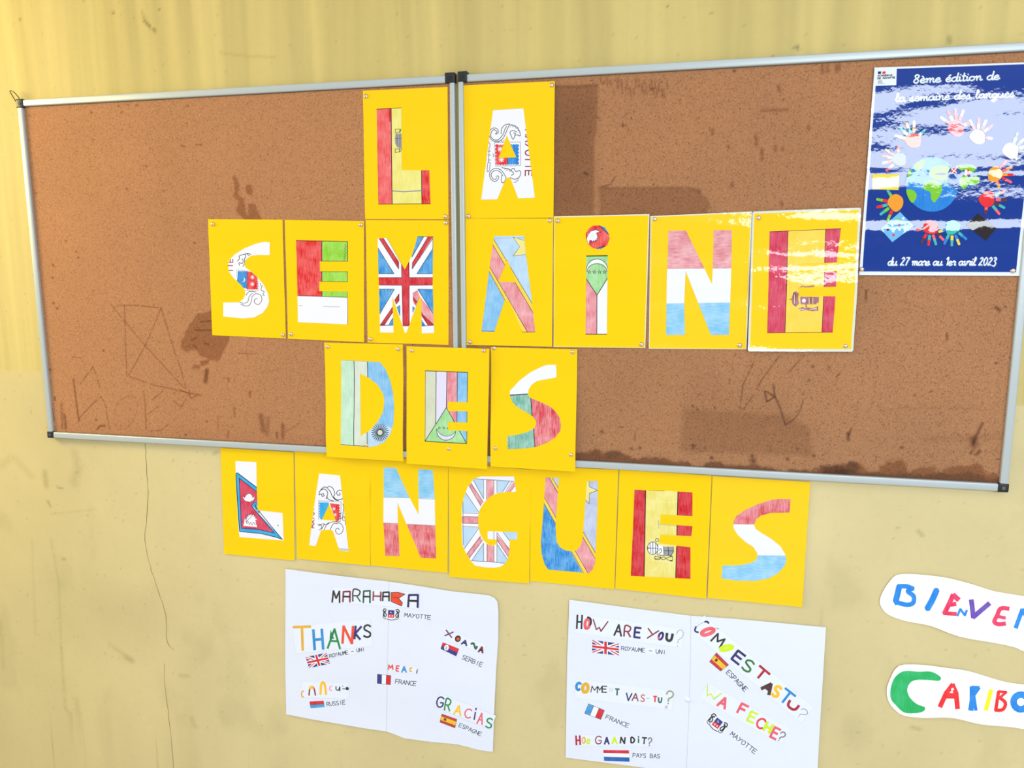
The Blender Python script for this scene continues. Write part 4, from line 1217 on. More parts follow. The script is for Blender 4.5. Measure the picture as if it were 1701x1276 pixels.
# --- E red and straw with arms
s = sheet_surface(0, -.0027, seed=19)
r = make_sheet([(1029, 779.4), (1182.3, 790.3), (1172.9, 994.8), (1022, 977.9)], s, 'yellow sheet with letter E in red and straw yellow with a grey coat of arms', N_)
gy = N_['grey']
lay = [Pg([(960, 220), (1076, 220), (1063, 1010), (930, 1010)], N_['rpink']), Pg([(960, 220), (1076, 220), (1063, 1010), (930, 1010)], N_['dred']), Pg([(1362, 230), (1510, 230), (1500, 1030), (1343, 1030)], N_['dred']), St([(1077, 237), (1063, 998)], 8, k_), St([(1362, 248), (1352, 640)], 8, k_), St([(1350, 735), (1342, 1015)], 8, k_),
       St([(1100, 238), (1240, 242)], 3, k_), St([(1085, 335), (1200, 340), (1345, 340)], 10, N_['star']), Pg([(1110, 680), (1190, 640), (1330, 700), (1320, 885), (1130, 860)], N_['star']), St([(1190, 500), (1192, 575)], 5, gy), St([(1190, 535), (1350, 550)], 4, gy)]
lay += [Pg(circ(1138, 748, 46, 16, 56), Wt), Pg([(1235, 735), (1320, 735), (1322, 780), (1300, 812), (1240, 806)], gy), Pg([(1185, 712), (1232, 735), (1235, 808), (1178, 806)], Wt)]
lay += ink([circ(1138, 748, 46, 16, 56) + [(1184, 748)], [(1092, 748), (1184, 750)], [(1115, 705), (1122, 790)], [(1140, 695), (1142, 802)], [(1165, 700), (1162, 795)], [(1185, 712), (1178, 806), (1240, 812), (1300, 812), (1322, 780), (1320, 735)]], 5, sm=False)
lay += ink([[(1190, 770), (1210, 750), (1215, 780), (1195, 795)], [(1235, 735), (1238, 808)], [(1275, 735), (1280, 812)], [(1240, 770), (1320, 772)], [(1165, 665), (1185, 663), (1190, 685), (1165, 688), (1165, 665)], [(1160, 820), (1200, 825), (1230, 850), (1260, 835), (1310, 820)],
            [(1160, 840), (1200, 835), (1240, 825), (1270, 850), (1310, 858)], [(1160, 815), (1160, 845), (1205, 845), (1205, 818)], [(1290, 820), (1312, 818), (1312, 860), (1290, 858)], [(1090, 745), (1110, 745)]], 5)
draw('paper_letter', d4, [(978, 230), (1100, 238), (1240, 240), (1490, 255), (1490, 465), (1208, 450), (1205, 535), (1490, 553), (1480, 642), (1205, 628), (1195, 705), (1472, 740), (1472, 1018), (945, 992), (965, 560)], N_['py2'], lay, s, r)

# --- S pink, white, blue
MID = pal(dict(coat=.9, cr=.07, bump=.0006, bscale=30, wave=.006))
s = sheet_surface(0, -.0023, seed=20, amp=.0011)
r = make_sheet([(1183.4, 790.9), (1346.1, 801), (1332.4, 1008.8), (1175.3, 993.4)], s, 'yellow sheet with letter S in pink, white and light blue, last of the bottom row', MID)
draw('paper_letter', d5, [(790, 262), (700, 260), (630, 265), (500, 305), (400, 350), (310, 410), (283, 460), (285, 520), (320, 575), (390, 640), (460, 685), (495, 740), (490, 795), (440, 825), (350, 845), (187, 850), (178, 962), (300, 980), (470, 985), (590, 962), (680, 915), (735, 850), (752, 800), (740, 750), (700, 680),
                          (620, 615), (530, 560), (480, 525), (465, 490), (485, 440), (530, 405), (620, 383), (780, 380)], MID['white'], [Pg([(100, 200), (850, 200), (850, 490), (100, 482)], MID['rpink']), Pg([(100, 752), (850, 762), (850, 1000), (100, 1000)], MID['sky'])], s, r)

# ------------------------------------------------------------------ blue event poster (laminated)
PG_ = dict(coat=1.0, cr=.035, bump=.00018, bscale=90, wave=.0045)
bc = lambda n, col, k=0.: mat(n, col, .45, crayon=k, **PG_)
pb = bc('poster_blue', (0, 48, 138))
pw = bc('poster_white', (222, 228, 238))
ptext = bc('poster_lettering', (226, 234, 246))
psh = bc('poster_letter_shade', (110, 130, 175))


CRZ = (P(1580, 292, -.011)[1], P(1580, 384, -.011)[1])


def poster_surf(x, z):
    y = -.0108
    # horizontal creases of a poster that hangs in shallow folds
    y -= .0014 * (.9 + math.sin(z * 33 + .6 + .8 * math.sin(x * 7)) * .5 + .10 * math.sin(z * 75 + 2.0 + x * 9) + .22 * math.sin(x * 17 + z * 6))
    for zc, k in ((CRZ[0], .0011), (CRZ[1], .0011)):
        y -= k * math.exp(-abs(z - zc + .02 * (x - 2.05)) / .007)
    return min(y, -.0092)


pc = [(1452.7, 112.3), (1727.7, 102.6), (1693.5, 458.5), (1427, 457)]
q = [P(*c, -.011) for c in pc]
post = empty('event_poster', (q[3][0] + .14, -.0108, q[3][1]), 'blue laminated language week poster with globe and coloured handprints, right end of board', 'poster')
lay = [Pg([(180, 113), (1035, 82), (918, 1187), (103, 1183)], pb), Pg([(172, 108), (286, 104), (283, 196), (172, 200)], pw)]
draw('laminated_sheet', d8, [((p_[0] - 1400) * 3.189, (p_[1] - 80) * 3.189) for p_ in pc], pw, lay, poster_surf, post, grid=.0075, thick=.0006, off=0)

CUR = {  # joined-up script, x height 1, ascender 2
    'a': (1.15, [[(.95, .85), (.6, 1.02), (.15, .75), (.1, .25), (.4, 0), (.8, .3), (.95, .9), (.9, .2), (1.1, .02), (1.25, .2)]]),
    'd': (1.15, [[(.95, .85), (.6, 1.02), (.15, .75), (.1, .25), (.4, 0), (.8, .3), (1.0, 2.0), (.92, .2), (1.1, .02), (1.25, .2)]]),
    'e': (.95, [[(.1, .45), (.6, .55), (.75, .85), (.45, 1.02), (.12, .6), (.2, .1), (.6, 0), (1.0, .3)]]),
    'm': (1.55, [[(.0, .8), (.2, 1.0), (.25, 0)], [(.27, .5), (.55, 1.0), (.75, .85), (.75, 0)], [(.77, .5), (1.05, 1.0), (1.25, .85), (1.22, .2), (1.38, .02), (1.6, .2)]]),
    'n': (1.1, [[(.0, .8), (.2, 1.0), (.25, 0)], [(.27, .5), (.55, 1.0), (.78, .85), (.76, .2), (.92, .02), (1.15, .2)]]),
    'i': (.55, [[(.1, .8), (.22, 1.0), (.22, .2), (.38, .02), (.6, .2)], [(.27, 1.45), (.3, 1.6)]]),
    't': (.65, [[(.3, 1.9), (.25, .25), (.42, .02), (.7, .2)], [(.0, 1.15), (.6, 1.2)]]),
    'o': (1.05, [[(.5, 1.0), (.12, .75), (.12, .25), (.45, 0), (.82, .25), (.85, .75), (.5, 1.0), (1.1, .8)]]),
    'l': (.6, [[(.05, .4), (.45, 1.5), (.35, 2.0), (.2, 1.7), (.18, .3), (.35, .02), (.65, .2)]]),
    's': (.9, [[(.0, .2), (.45, 1.05), (.6, .5), (.55, .08), (.15, .0)], [(.5, .1), (.95, .25)]]),
    'g': (1.1, [[(.9, .85), (.55, 1.02), (.12, .75), (.12, .3), (.4, .1), (.8, .4), (.92, .95), (.85, -.5), (.45, -.9), (.2, -.6), (1.2, .2)]]),
    'u': (1.15, [[(.1, 1.0), (.1, .3), (.35, 0), (.75, .3), (.85, 1.0), (.82, .2), (1.0, .02), (1.2, .2)]]),
    'r': (.85, [[(.05, .7), (.3, 1.15), (.32, .95), (.7, .9), (.6, .2), (.75, .02), (.9, .2)]]),
    'v': (1.0, [[(.05, .85), (.25, 1.0), (.35, .2), (.5, 0), (.85, .5), (.8, 1.0), (1.05, .9)]]),
    '8': (1.1, [[(.85, 1.75), (.5, 2.0), (.2, 1.65), (.45, 1.15), (.85, .6), (.6, 0), (.15, .25), (.25, .8), (.75, 1.3), (.85, 1.75)]]),
    '2': (1.1, [[(.2, 1.6), (.55, 1.95), (.85, 1.55), (.55, .9), (.1, .05), (.4, .15), (.95, .05)]]),
    '7': (1.0, [[(.15, 1.85), (.9, 1.9), (.55, 1.0), (.35, 0)]]),
    '1': (.7, [[(.1, 1.5), (.5, 1.95), (.45, 0)]]),
    '0': (1.1, [[(.5, 1.95), (.15, 1.4), (.15, .5), (.45, 0), (.85, .5), (.85, 1.5), (.5, 1.95)]]),
    '3': (1.1, [[(.2, 1.75), (.6, 1.95), (.8, 1.5), (.45, 1.05), (.85, .6), (.6, -.2), (.15, -.1)]]),
    ' ': (.75, []),
}


def script_line(text, org, end, xh, w_, m):
    text_ = []
    for ch in text:
        acc = None
        if ch == 'é':
            ch, acc = 'e', [(.45, 1.3), (.75, 1.6)]
        elif ch == 'è':
            ch, acc = 'e', [(.25, 1.6), (.55, 1.3)]
        text_.append((ch, acc))
    tot = sum(CUR[c][0] for c, _ in text_)
    dx, dy = (end[0] - org[0]) / tot, (end[1] - org[1]) / tot
    l = math.hypot(dx, dy)
    ux, uy = (dy / l) * xh + (dx / l) * xh * .22, (-dx / l) * xh + (dy / l) * xh * .22
    out = []
    x = 0
    for c, acc in text_:
        adv, sts = CUR[c]
        for st_ in list(sts) + ([acc] if acc else []):
            out.append(('s', crom([(org[0] + dx * (x + a) + ux * b, org[1] + dy * (x + a) + uy * b) for a, b in st_], 3), w_, m))
        x += adv
    return out


def bare(name, K, layers, surf, parent, off=.0003):
    """flat ink on a sheet: only the inked regions, no carrier"""
    ms, polys = [], []
    allp = []
    for L in layers:
        m = L[-1]
        if m not in ms:
            ms.append(m)
        if L[0] == 'p':
            polys.append((L[1], ms.index(m)))
        else:
            pts, wd = L[1], L[2] / 2
            for (x0, y0), (x1, y1) in zip(pts, pts[1:]):
                dx, dy = x1 - x0, y1 - y0
                l = math.hypot(dx, dy)
                if l < 1e-6:
                    continue
                dx, dy = dx / l, dy / l
                e = wd * .45
                polys.append(([(x0 - dx * e - dy * wd, y0 - dy * e + dx * wd), (x1 + dx * e - dy * wd, y1 + dy * e + dx * wd), (x1 + dx * e + dy * wd, y1 + dy * e - dx * wd), (x0 - dx * e + dy * wd, y0 - dy * e - dx * wd)], ms.index(m)))
    verts, faces, tags, pl = [], [], [], []
    for pts, t in polys:
        w_ = []
        for p_ in pts:
            px, py = K(p_)
            x, z = P(px, py, -.01)
            x, z = P(px, py, surf(x, z))
            w_.append((x, z))
        w_ = dense(ccw(w_))
        pl.append(w_)
        b = len(verts)
        verts += [Vector(v) for v in w_]
        faces.append(list(range(b, b + len(w_))))
        tags.append(t)
    ov, oe, of, _, _, orf = delaunay_2d_cdt(verts, [], faces, 1, 1e-6)
    V = [(v[0], surf(v[0], v[1]) - off, v[1]) for v in ov]
    Fc, I = [], []
    bb = bbs(pl)
    for f in of:
        c = (sum(ov[v][0] for v in f) / 3, sum(ov[v][1] for v in f) / 3)
        for k in range(len(pl) - 1, -1, -1):
            if inside(c, pl[k], bb[k]):
                Fc.append(list(f))
                I.append(tags[k])
                break
    o = link(name, V, Fc, ms, I, parent, smooth=True)
    return o


for txt, a, b, xh, w_ in (('8ème édition de', (370, 186), (828, 165), 22, 6.5), ('la semaine des langues', (275, 284), (908, 258), 22, 6.5), ('du 27 mars au 1er avril 2023', (236, 1150), (812, 1150), 21, 6)):
    sh = script_line(txt, (a[0] + 3, a[1] + 3), (b[0] + 3, b[1] + 3), xh, w_, psh)
    bare('poster_lettering', d8, sh + script_line(txt, a, b, xh, w_, ptext), poster_surf, post, .0006)
ink_ = bc('poster_black', (30, 30, 44))
pr, pgn, pnv = bc('poster_red', (222, 40, 44)), bc('poster_green', (120, 190, 40)), bc('poster_navy', (16, 22, 90))
bare('poster_logo', b1, [Pg([(112, 175), (145, 175), (140, 200), (112, 200)], pnv), Pg([(160, 175), (190, 174), (186, 198), (155, 199)], pr)] + Tx('ACADEMIE', (108, 226), (148, -6), (0, -15), 4.5, ink_) + Tx('DE MAYOTTE', (108, 252), (176, -8), (0, -15), 4.5, ink_)
     + [St([(112, 268), (158, 266)], 2.5, ink_), St([(112, 278), (150, 276)], 2.5, ink_), St([(112, 289), (158, 287)], 2.5, ink_), St([(108, 301), (176, 298)], 2.5, ink_)], poster_surf, post, .0006)
sea, sea2 = bc('globe_sea', (22, 120, 210), .2), bc('globe_dark_sea', (14, 74, 160), .2)
o = bare('globe_picture', d8, [Pg(circ(472, 722, 140, 32, 145), sea)] + [Pg(crom(q, 3, True), pgn) for q in (
    [(428, 722), (450, 702), (480, 700), (522, 718), (522, 765), (500, 800), (485, 818), (468, 800), (462, 762), (432, 750)], [(455, 662), (475, 635), (510, 622), (560, 628), (580, 650), (560, 690), (520, 700), (480, 690)], [(378, 622), (408, 598), (432, 590), (425, 625), (400, 648), (382, 650)],
    [(336, 752), (370, 752), (392, 780), (372, 820), (350, 800)], [(344, 660), (360, 640), (362, 670), (345, 690)])], poster_surf, post, .0006)
bare('globe_picture', d8, [Pg(circ(642, 680, 88, 26, 80), pnv), Pg(circ(642, 680, 84, 26, 76), sea2)] + [Pg(crom(q, 3, True), pgn) for q in ([(600, 625), (680, 618), (705, 640), (680, 660), (640, 655), (615, 640)], [(622, 690), (655, 670), (668, 710), (640, 748), (618, 720)], [(665, 690), (715, 680), (718, 715), (668, 725)])]
     + [Pg([(645, 645), (658, 643), (658, 675), (645, 677)], pw), Pg([(658, 643), (670, 642), (670, 672), (658, 675)], pr), Pg([(632, 647), (645, 645), (645, 677), (632, 679)], pnv), Pg([(575, 640), (605, 632), (603, 660), (575, 665)], pr), St([(575, 640), (603, 660)], 5, pw), St([(605, 632), (575, 665)], 5, pw)], poster_surf, post, .0008)


def hand(cx, cy, r_, m, ang, cols, label):
    lay = []
    for i in range(5):
        a = math.radians(ang + (-50, -22, 2, 26, 72)[i])
        l0, l1 = (1.15, 2.35) if i < 4 else (1.05, 1.8)
        mm = cols[i % len(cols)]
        p0, p1 = (cx + r_ * l0 * math.cos(a), cy + r_ * l0 * math.sin(a)), (cx + r_ * l1 * math.cos(a), cy + r_ * l1 * math.sin(a))
        pm = ((p0[0] + p1[0]) / 2, (p0[1] + p1[1]) / 2)
        lay += [St([p0, pm], r_ * .38, mm), St([pm, p1], r_ * .34, cols[(i + 1) % len(cols)]), Pg(circ(p1[0], p1[1], r_ * .18, 8), cols[(i + 1) % len(cols)])]
    lay.append(Pg(crom([(cx + r_ * (1 + .13 * math.sin(3 * t + cx)) * math.cos(t), cy + r_ * (1 + .13 * math.cos(2 * t + cy)) * math.sin(t)) for t in [i * .785 for i in range(8)]], 3, True), m))
    o = bare('handprint', d8, lay, poster_surf, post, .0007)
    tag(o, label)


sal, tan_, wh, gr_, org_, tl, yl, ppk = bc('hp_salmon', (222, 110, 96)), bc('hp_tan', (214, 170, 110)), bc('hp_white', (230, 226, 222)), bc('hp_grey', (120, 128, 136)), bc('hp_orange', (232, 150, 40)), bc('hp_teal', (60, 176, 170)), bc('hp_yellow', (236, 208, 70)), bc('hp_pink', (236, 96, 110))
brn = bc('hp_brown', (92, 50, 40))
hand(375, 490, 42, sal, -115, [tan_, wh, tl], 'salmon handprint with tan fingers')
hand(602, 425, 42, ppk, -95, [ppk, wh, pr], 'pink handprint')
hand(715, 470, 40, wh, -65, [ppk, wh], 'whitish handprint')
hand(300, 590, 38, gr_, -170, [tan_, ppk], 'grey handprint')
hand(805, 668, 40, org_, 0, [pr, ppk, org_], 'orange handprint with red fingers')
hand(280, 820, 42, org_, 165, [pr, pgn, tl], 'orange handprint with red and green fingers')
hand(465, 948, 40, pr, 95, [brn, ppk, tl, pr], 'red handprint')
hand(580, 950, 40, tl, 90, [tl, sea, yl], 'teal handprint')
hand(765, 800, 42, pr, 25, [tl, ppk, brn], 'red and pink handprint')
hand(890, 545, 42, wh, -20, [wh, gr_], 'pale handprint at right edge')
pbk = bc('poster_dark_square', (34, 26, 30))
plb = bc('poster_light_square', (110, 176, 226))
bare('picture_square', d8, [Pg([(155, 668), (298, 668), (295, 752), (155, 748)], yl), Pg([(160, 690), (290, 690), (288, 735), (160, 735)], pw)], poster_surf, post, .0006)
bare('picture_square', d8, [Pg([(303, 868), (375, 942), (262, 1028), (200, 958)], plb)] + [Pg(circ(x, y, 7, 8), m) for x, y, m in ((262, 940, pw), (298, 935, pr), (320, 902, pw), (268, 990, pr), (340, 932, pnv), (238, 962, pnv), (300, 962, pw), (288, 905, pgn))], poster_surf, post, .0006)
bare('picture_square', d8, [Pg([(715, 875), (814, 955), (757, 1020), (652, 940)], pbk), St([(672, 930), (720, 925), (770, 905)], 7, brn, True), St([(700, 915), (735, 960)], 5, brn)], poster_surf, post, .0006)

# ------------------------------------------------------------------ handwritten posters on the wall
paper = mat('white_poster_paper', (222, 227, 246), .65, bump=.004, bscale=7)
strip_m = mat('glued_paper_strip', (226, 231, 248), .65)
strip_edge_shadow = mat('cut_edge_shadow', (188, 192, 210), .7)  # grey outline colour that paints a thin shadow along the cut edge
mk = lambda n, col: mat('marker_' + n, col, .55, crayon=.25)
K_ = mk('black', (30, 28, 34))
MR = mk('maroon', (130, 30, 52))
GD = mk('dark_green', (30, 86, 70))
GN = mk('green', (14, 128, 62))
OR = mk('orange_red', (232, 62, 28))
OC = mk('ochre', (226, 168, 34))
BL = mk('blue', (22, 134, 208))
NV = mk('navy', (40, 30, 104))
RD = mk('red', (228, 44, 62))
PK = mk('pink', (240, 140, 190))
YG = mk('lime', (206, 232, 12))
YE = mk('yellow', (250, 190, 16))
DR = mk('dark_red', (172, 12, 42))
BN = mk('dark_brown', (66, 28, 30))
TH = mk('thin_grey', (110, 112, 128))
DG = mk('forest', (44, 112, 50))
RS = mk('rose', (232, 84, 100))
prn = mat('printed_ink', (48, 56, 84), .5)
FB, FR, FW = mk('flag_blue', (36, 40, 124)), mk('flag_red', (208, 26, 44)), mat('flag_white', (236, 238, 248), .6)
FC = mk('flag_sky', (64, 150, 214))
FY = mk('flag_yellow', (238, 184, 24))


def poster_sheet(label, K, pts, y0, amp, fold_px, ph, fold_line):
    fx = P(*K(fold_px), y0)[0]

    def surf(x, z):
        y = y0 - amp * (.6 + .4 * math.sin(9 * x + 14 * z + ph)) - .5 * amp * math.sin(23 * z + 4 * x)
        y += .0010 * math.exp(-abs(x - fx) / .004)
        return y
    w_ = [P(*K(p_), y0) for p_ in pts]
    cx = sum(a[0] for a in w_) / len(w_)
    zb = min(a[1] for a in w_)
    root = empty('greeting_poster', (cx, y0, zb), label, 'poster')
    crease = mat('fold_crease', (176, 180, 198), .7)
    draw('poster_paper', K, pts, paper, [St(fold_line, 2.2, crease)], surf, root, grid=.009, thick=.0005, off=0)
    return root, surf


def strip_box(layers, pad, ang):
    """a paper strip turned with its word and trimmed round it"""
    a = math.radians(ang)
    ca, sa = math.cos(a), math.sin(a)
    us, vs = [], []
    for L in layers:
        for x, y in L[1]:
            us.append(x * ca + y * sa)
            vs.append(-x * sa + y * ca)
    u0, u1, v0, v1 = min(us) - pad, max(us) + pad, min(vs) - pad, max(vs) + pad
    return [(u * ca - v * sa, u * sa + v * ca) for u, v in ((u0, v0), (u1, v0), (u1, v1), (u0, v1))]


def word(root, surf, K, layers, ang, pad, label):
    st_ = draw('word_strip', K, strip_box(layers, pad, ang), strip_m, [St(strip_box(layers, pad, ang) + strip_box(layers, pad, ang)[:1], 3.0, strip_edge_shadow)], surf, root, grid=.02, thick=.0003, off=.0004)
    tag(st_, label)
    bare('lettering', K, layers, surf, st_, .0006)


def name_strip(root, surf, K, text, bl_, br2, h, w_, label):
    dx, dy = br2[0] - bl_[0], br2[1] - bl_[1]
    l = math.hypot(dx, dy)
    up = (dy / l * h, -dx / l * h)
    layers = Tx(text, bl_, (dx, dy), up, w_, prn, .22)
    ang = math.degrees(math.atan2(dy, dx))
    st_ = draw('name_strip', K, strip_box(layers, h * .25, ang), strip_m, [], surf, root, grid=.02, thick=.0002, off=.0003)
    tag(st_, label)
    bare('lettering', K, layers, surf, st_, .0005)


def quad_map(q):
    return lambda u, v: tuple(q[0][k] * (1 - u) * (1 - v) + q[1][k] * u * (1 - v) + q[2][k] * u * v + q[3][k] * (1 - u) * v for k in (0, 1))


def flag(root, surf, K, q, kind, label):
    m = quad_map(q)
    R = lambda u0, v0, u1, v1, c: Pg([m(u0, v0), m(u1, v0), m(u1, v1), m(u0, v1)], c)
    w0 = math.hypot(q[1][0] - q[0][0], q[1][1] - q[0][1])
    if kind == 'uk':
        base = FB
        lay = [St([m(-.05, -.05), m(1.05, 1.05)], w0 * .13, FW), St([m(1.05, -.05), m(-.05, 1.05)], w0 * .13, FW), St([m(-.05, -.03), m(.5, .52)], w0 * .04, FR), St([m(.5, .48), m(1.05, 1.03)], w0 * .04, FR),
               St([m(1.05, -.03), m(.5, .52)], w0 * .04, FR), St([m(.5, .48), m(-.05, 1.03)], w0 * .04, FR), R(.41, -.1, .59, 1.1, FW), R(-.1, .34, 1.1, .66, FW), R(.45, -.1, .55, 1.1, FR), R(-.1, .41, 1.1, .59, FR)]
    elif kind in ('fr', 'frl'):
        base = FW
        lay = [R(0, 0, .33, 1, FB if kind == 'fr' else FC), R(.67, 0, 1, 1, FR)] + [St([m(u, 0), m(u, 1)], w0 * .02, K_) for u in (.33, .66, .985, .01)] + [St([m(0, v), m(1, v)], w0 * .02, K_) for v in (.02, .98)]
    elif kind == 'es':
        base = FY
        lay = [R(0, 0, 1, .25, FR), R(0, .75, 1, 1, FR), Pg([m(.2, .35), m(.36, .35), m(.36, .62), m(.2, .62)], MR), St([m(.24, .4), m(.34, .6)], w0 * .05, K_), St([m(0, .02), m(1, .02), m(1, .98), m(0, .98), m(0, .02)], w0 * .03, K_), St([m(0, .26), m(1, .26)], w0 * .02, K_), St([m(0, .74), m(1, .74)], w0 * .02, K_)]
    elif kind == 'nl':
        base = FW
        lay = [R(0, 0, 1, .28, FR), R(0, .62, 1, 1, mk('flag_mid_blue', (22, 92, 176)))]
    elif kind == 'ru':
        base = FR
        lay = [R(0, .5, 1, 1.1, FC), St([m(0, .5), m(1, .5)], w0 * .02, K_)]
    elif kind == 'rs':
        base = FB
        lay = [R(0, -.1, 1, .5, FR), Pg([m(.3 + .14 * math.cos(t), .5 + .42 * math.sin(t)) for t in [i * .6283 for i in range(10)]], FW), St([m(.24, .3), m(.34, .5), m(.25, .62), m(.36, .75)], w0 * .03, TH)]
    elif kind == 'nlx':
        base = FW
        lay = []
    o = draw('flag_picture', K, q, base, lay, surf, root, grid=.02, thick=.0002, off=.0005)
    tag(o, label)
    return o


def arms(root, surf, K, cx, cy, s, ang, label):
    """little seahorse coat of arms: shield, two seahorses, ribbon"""
    a = math.radians(ang)
    T = lambda p_: (cx + (p_[0] * math.cos(a) - p_[1] * math.sin(a)) * s, cy + (p_[0] * math.sin(a) + p_[1] * math.cos(a)) * s)
    m = lambda pts: [T(p_) for p_ in pts]
    lay = []
    for sg in (-1, 1):
        lay += [('s', crom(m([(sg * 30, -30), (sg * 48, -34), (sg * 55, -18), (sg * 40, -8), (sg * 32, 8), (sg * 40, 20), (sg * 52, 14), (sg * 50, 2)]), 4), 7 * s, K_),
                ('s', crom(m([(sg * 36, -22), (sg * 46, -14), (sg * 50, 0), (sg * 46, 12)]), 4), 10 * s, K_), ('s', crom(m([(sg * 30, 26), (sg * 38, 34), (sg * 50, 30), (sg * 56, 20)]), 4), 4 * s, K_)]
    lay += [Pg(m([(-22, -28), (22, -28), (22, 0), (-22, 0)]), FB), Pg(m([(-22, 0), (22, 0), (22, 24), (-22, 24)]), FR), Pg(m(star(-8, 12, 7)), FW), Pg(m(star(9, 12, 7)), FW), Pg(m(circ(0, -14, 7, 10)), FW), Pg(m(circ(3, -17, 7, 10)), FB),
            St(m([(-30, 34), (0, 40), (30, 36)]), 5 * s, K_, True)]
    o = draw('arms_picture', K, m([(-66, -44), (66, -44), (66, 46), (-66, 46)]), strip_m, lay, surf, root, grid=.02, thick=.0002, off=.0005)
    tag(o, label)


r1, s1 = poster_sheet('white paper poster of thank-you words with MARAHABA at its top', d6,
                      [(55, 40), (220, 62), (400, 85), (730, 123), (870, 143), (960, 157), (1130, 185), (1300, 203), (1380, 212), (1418, 228), (1438, 255), (1445, 330), (1443, 500), (1430, 700), (1418, 950), (1408, 1232), (1370, 1230), (1320, 1222), (1180, 1185), (1000, 1168), (830, 1145), (770, 1120), (715, 1100), (560, 1078), (400, 1050), (220, 1020), (60, 988), (54, 700), (55, 400)],
                      -.0024, .0016, (722, 600), .4, [(731, 118), (727, 400), (720, 750), (713, 1110)])
w1 = ink([], 1)
lay = Gl('M', K_, 668, 265, 105, 160, 20, 3) + Gl('a', MR, 815, 265, 110, 150, 20, 2, K_) + Gl('R', K_, 960, 250, 105, 165, 16, 2, GD) + Gl('a', GD, 1100, 265, 105, 170, 20, 1, K_) + Gl('H', MR, 1245, 258, 105, 125, 18, 2) + Gl('a', K_, 1372, 262, 100, 125, 20, 2)
wb = lambda q: (a2(q)[0] - 480, a2(q)[1] - 960)
cv = lambda pts: [((a2(q)[0] - 480) * 8.506, (a2(q)[1] - 960) * 8.506) for q in pts]
lay += [Pg(cv([(78, 195), (165, 190), (262, 215), (178, 270), (228, 332), (215, 372), (78, 312)]), OR), St(cv([(78, 195), (165, 190), (262, 215), (178, 270), (228, 332), (215, 372), (78, 312), (78, 195)]), 9, K_), St(cv([(105, 265), (180, 262)]), 8, K_)]
ca_ = cv([(370, 305)])[0]
lay += Gl('a', NV, ca_[0], ca_[1], 150, 175, 26, 3, K_)
word(r1, s1, a1, lay, 4, 8, 'paper strip reading MARAHABA')
lay = Gl('T', OC, 190, 858, 240, 330, 30, -2) + Gl('H', BL, 415, 870, 120, 280, 32, -4) + Gl('A', GN, 640, 860, 175, 275, 24, 2) + [Pg([(590, 735), (640, 860), (575, 860)], GN)] + Gl('N', OR, 832, 805, 140, 240, 30, 2) + Gl('K', NV, 975, 775, 80, 180, 26, 5) + Gl('S', K_, 1108, 752, 100, 170, 22, 0)
word(r1, s1, a1, lay, -6, 8, 'paper strip reading THANKS')
name_strip(r1, s1, a1, 'ROYAUME - UNI', (578, 1128), (1072, 1030), 50, 8, 'printed name ROYAUME - UNI')
flag(r1, s1, a1, [(235, 1120), (530, 1060), (580, 1210), (285, 1275)], 'uk', 'small blue, white and red crossed flag')
arms(r1, s1, d6, 745, 335, .95, 3, 'small seahorse coat of arms')
name_strip(r1, s1, a2, 'MAYOTTE', (252, 515), (600, 552), 52, 8, 'printed name MAYOTTE')
lay = Gl('X', mk('plum', (110, 60, 110)), 845, 742, 95, 75, 16, 15) + Gl('O', K_, 962, 805, 52, 62, 22, 15) + [Pg(circ(965, 808, 22, 12), OR)] + Gl('A', NV, 1052, 858, 70, 62, 18, 18) + Gl('~', GD, 1175, 900, 85, 60, 22, 18) + Gl('A', MR, 1272, 950, 55, 75, 20, 15, K_)
word(r1, s1, a2, lay, 22, 8, 'paper strip with a small Cyrillic word')
name_strip(r1, s1, a2, 'SERBIE', (1012, 1072), (1275, 1180), 58, 8, 'printed name SERBIE')
flag(r1, s1, a2, [(762, 855), (978, 940), (940, 1038), (733, 940)], 'rs', 'small red and navy flag with white emblem')
lay = Gl('M', OR, 72, 1185, 60, 62, 14, 0) + Gl('E', RD, 165, 1200, 36, 68, 14, 5) + Gl('A', BL, 250, 1212, 60, 76, 15, 0) + Gl('C', OC, 338, 1215, 28, 48, 13, 5) + Gl('i', K_, 420, 1238, 16, 50, 11, 10)
word(r1, s1, a2, lay, 5, 7, 'paper strip reading MERCI')
flag(r1, s1, a3, [(1040, 210), (1202, 228), (1197, 340), (1038, 322)], 'fr', 'small blue, white and red upright striped flag')
name_strip(r1, s1, a3, 'FRANCE', (1252, 322), (1495, 350), 50, 7, 'printed name FRANCE')
lay = Gl('c', OC, 162, 445, 25, 70, 12, 0) + Gl('n', MR, 275, 410, 75, 100, 14, 0) + [Pg([(235, 385), (240, 358), (262, 350), (290, 365), (295, 390)], YE)] + Gl('n', YE, 405, 380, 65, 140, 22, 0) + Gl('c', PK, 492, 378, 30, 50, 10, 0) + Gl('u', K_, 580, 385, 55, 50, 10, 5) + [Pg(circ(686, 382, 20, 14), K_), St([(632, 350), (636, 356)], 9, K_), St([(632, 385), (660, 385)], 9, K_)]
word(r1, s1, a3, lay, 2, 7, 'paper strip with a small Russian word')
flag(r1, s1, a3, [(242, 535), (408, 525), (420, 600), (255, 612)], 'ru', 'small red over blue flag')
name_strip(r1, s1, a3, 'RUSSIE', (448, 590), (665, 566), 48, 7, 'printed name RUSSIE')
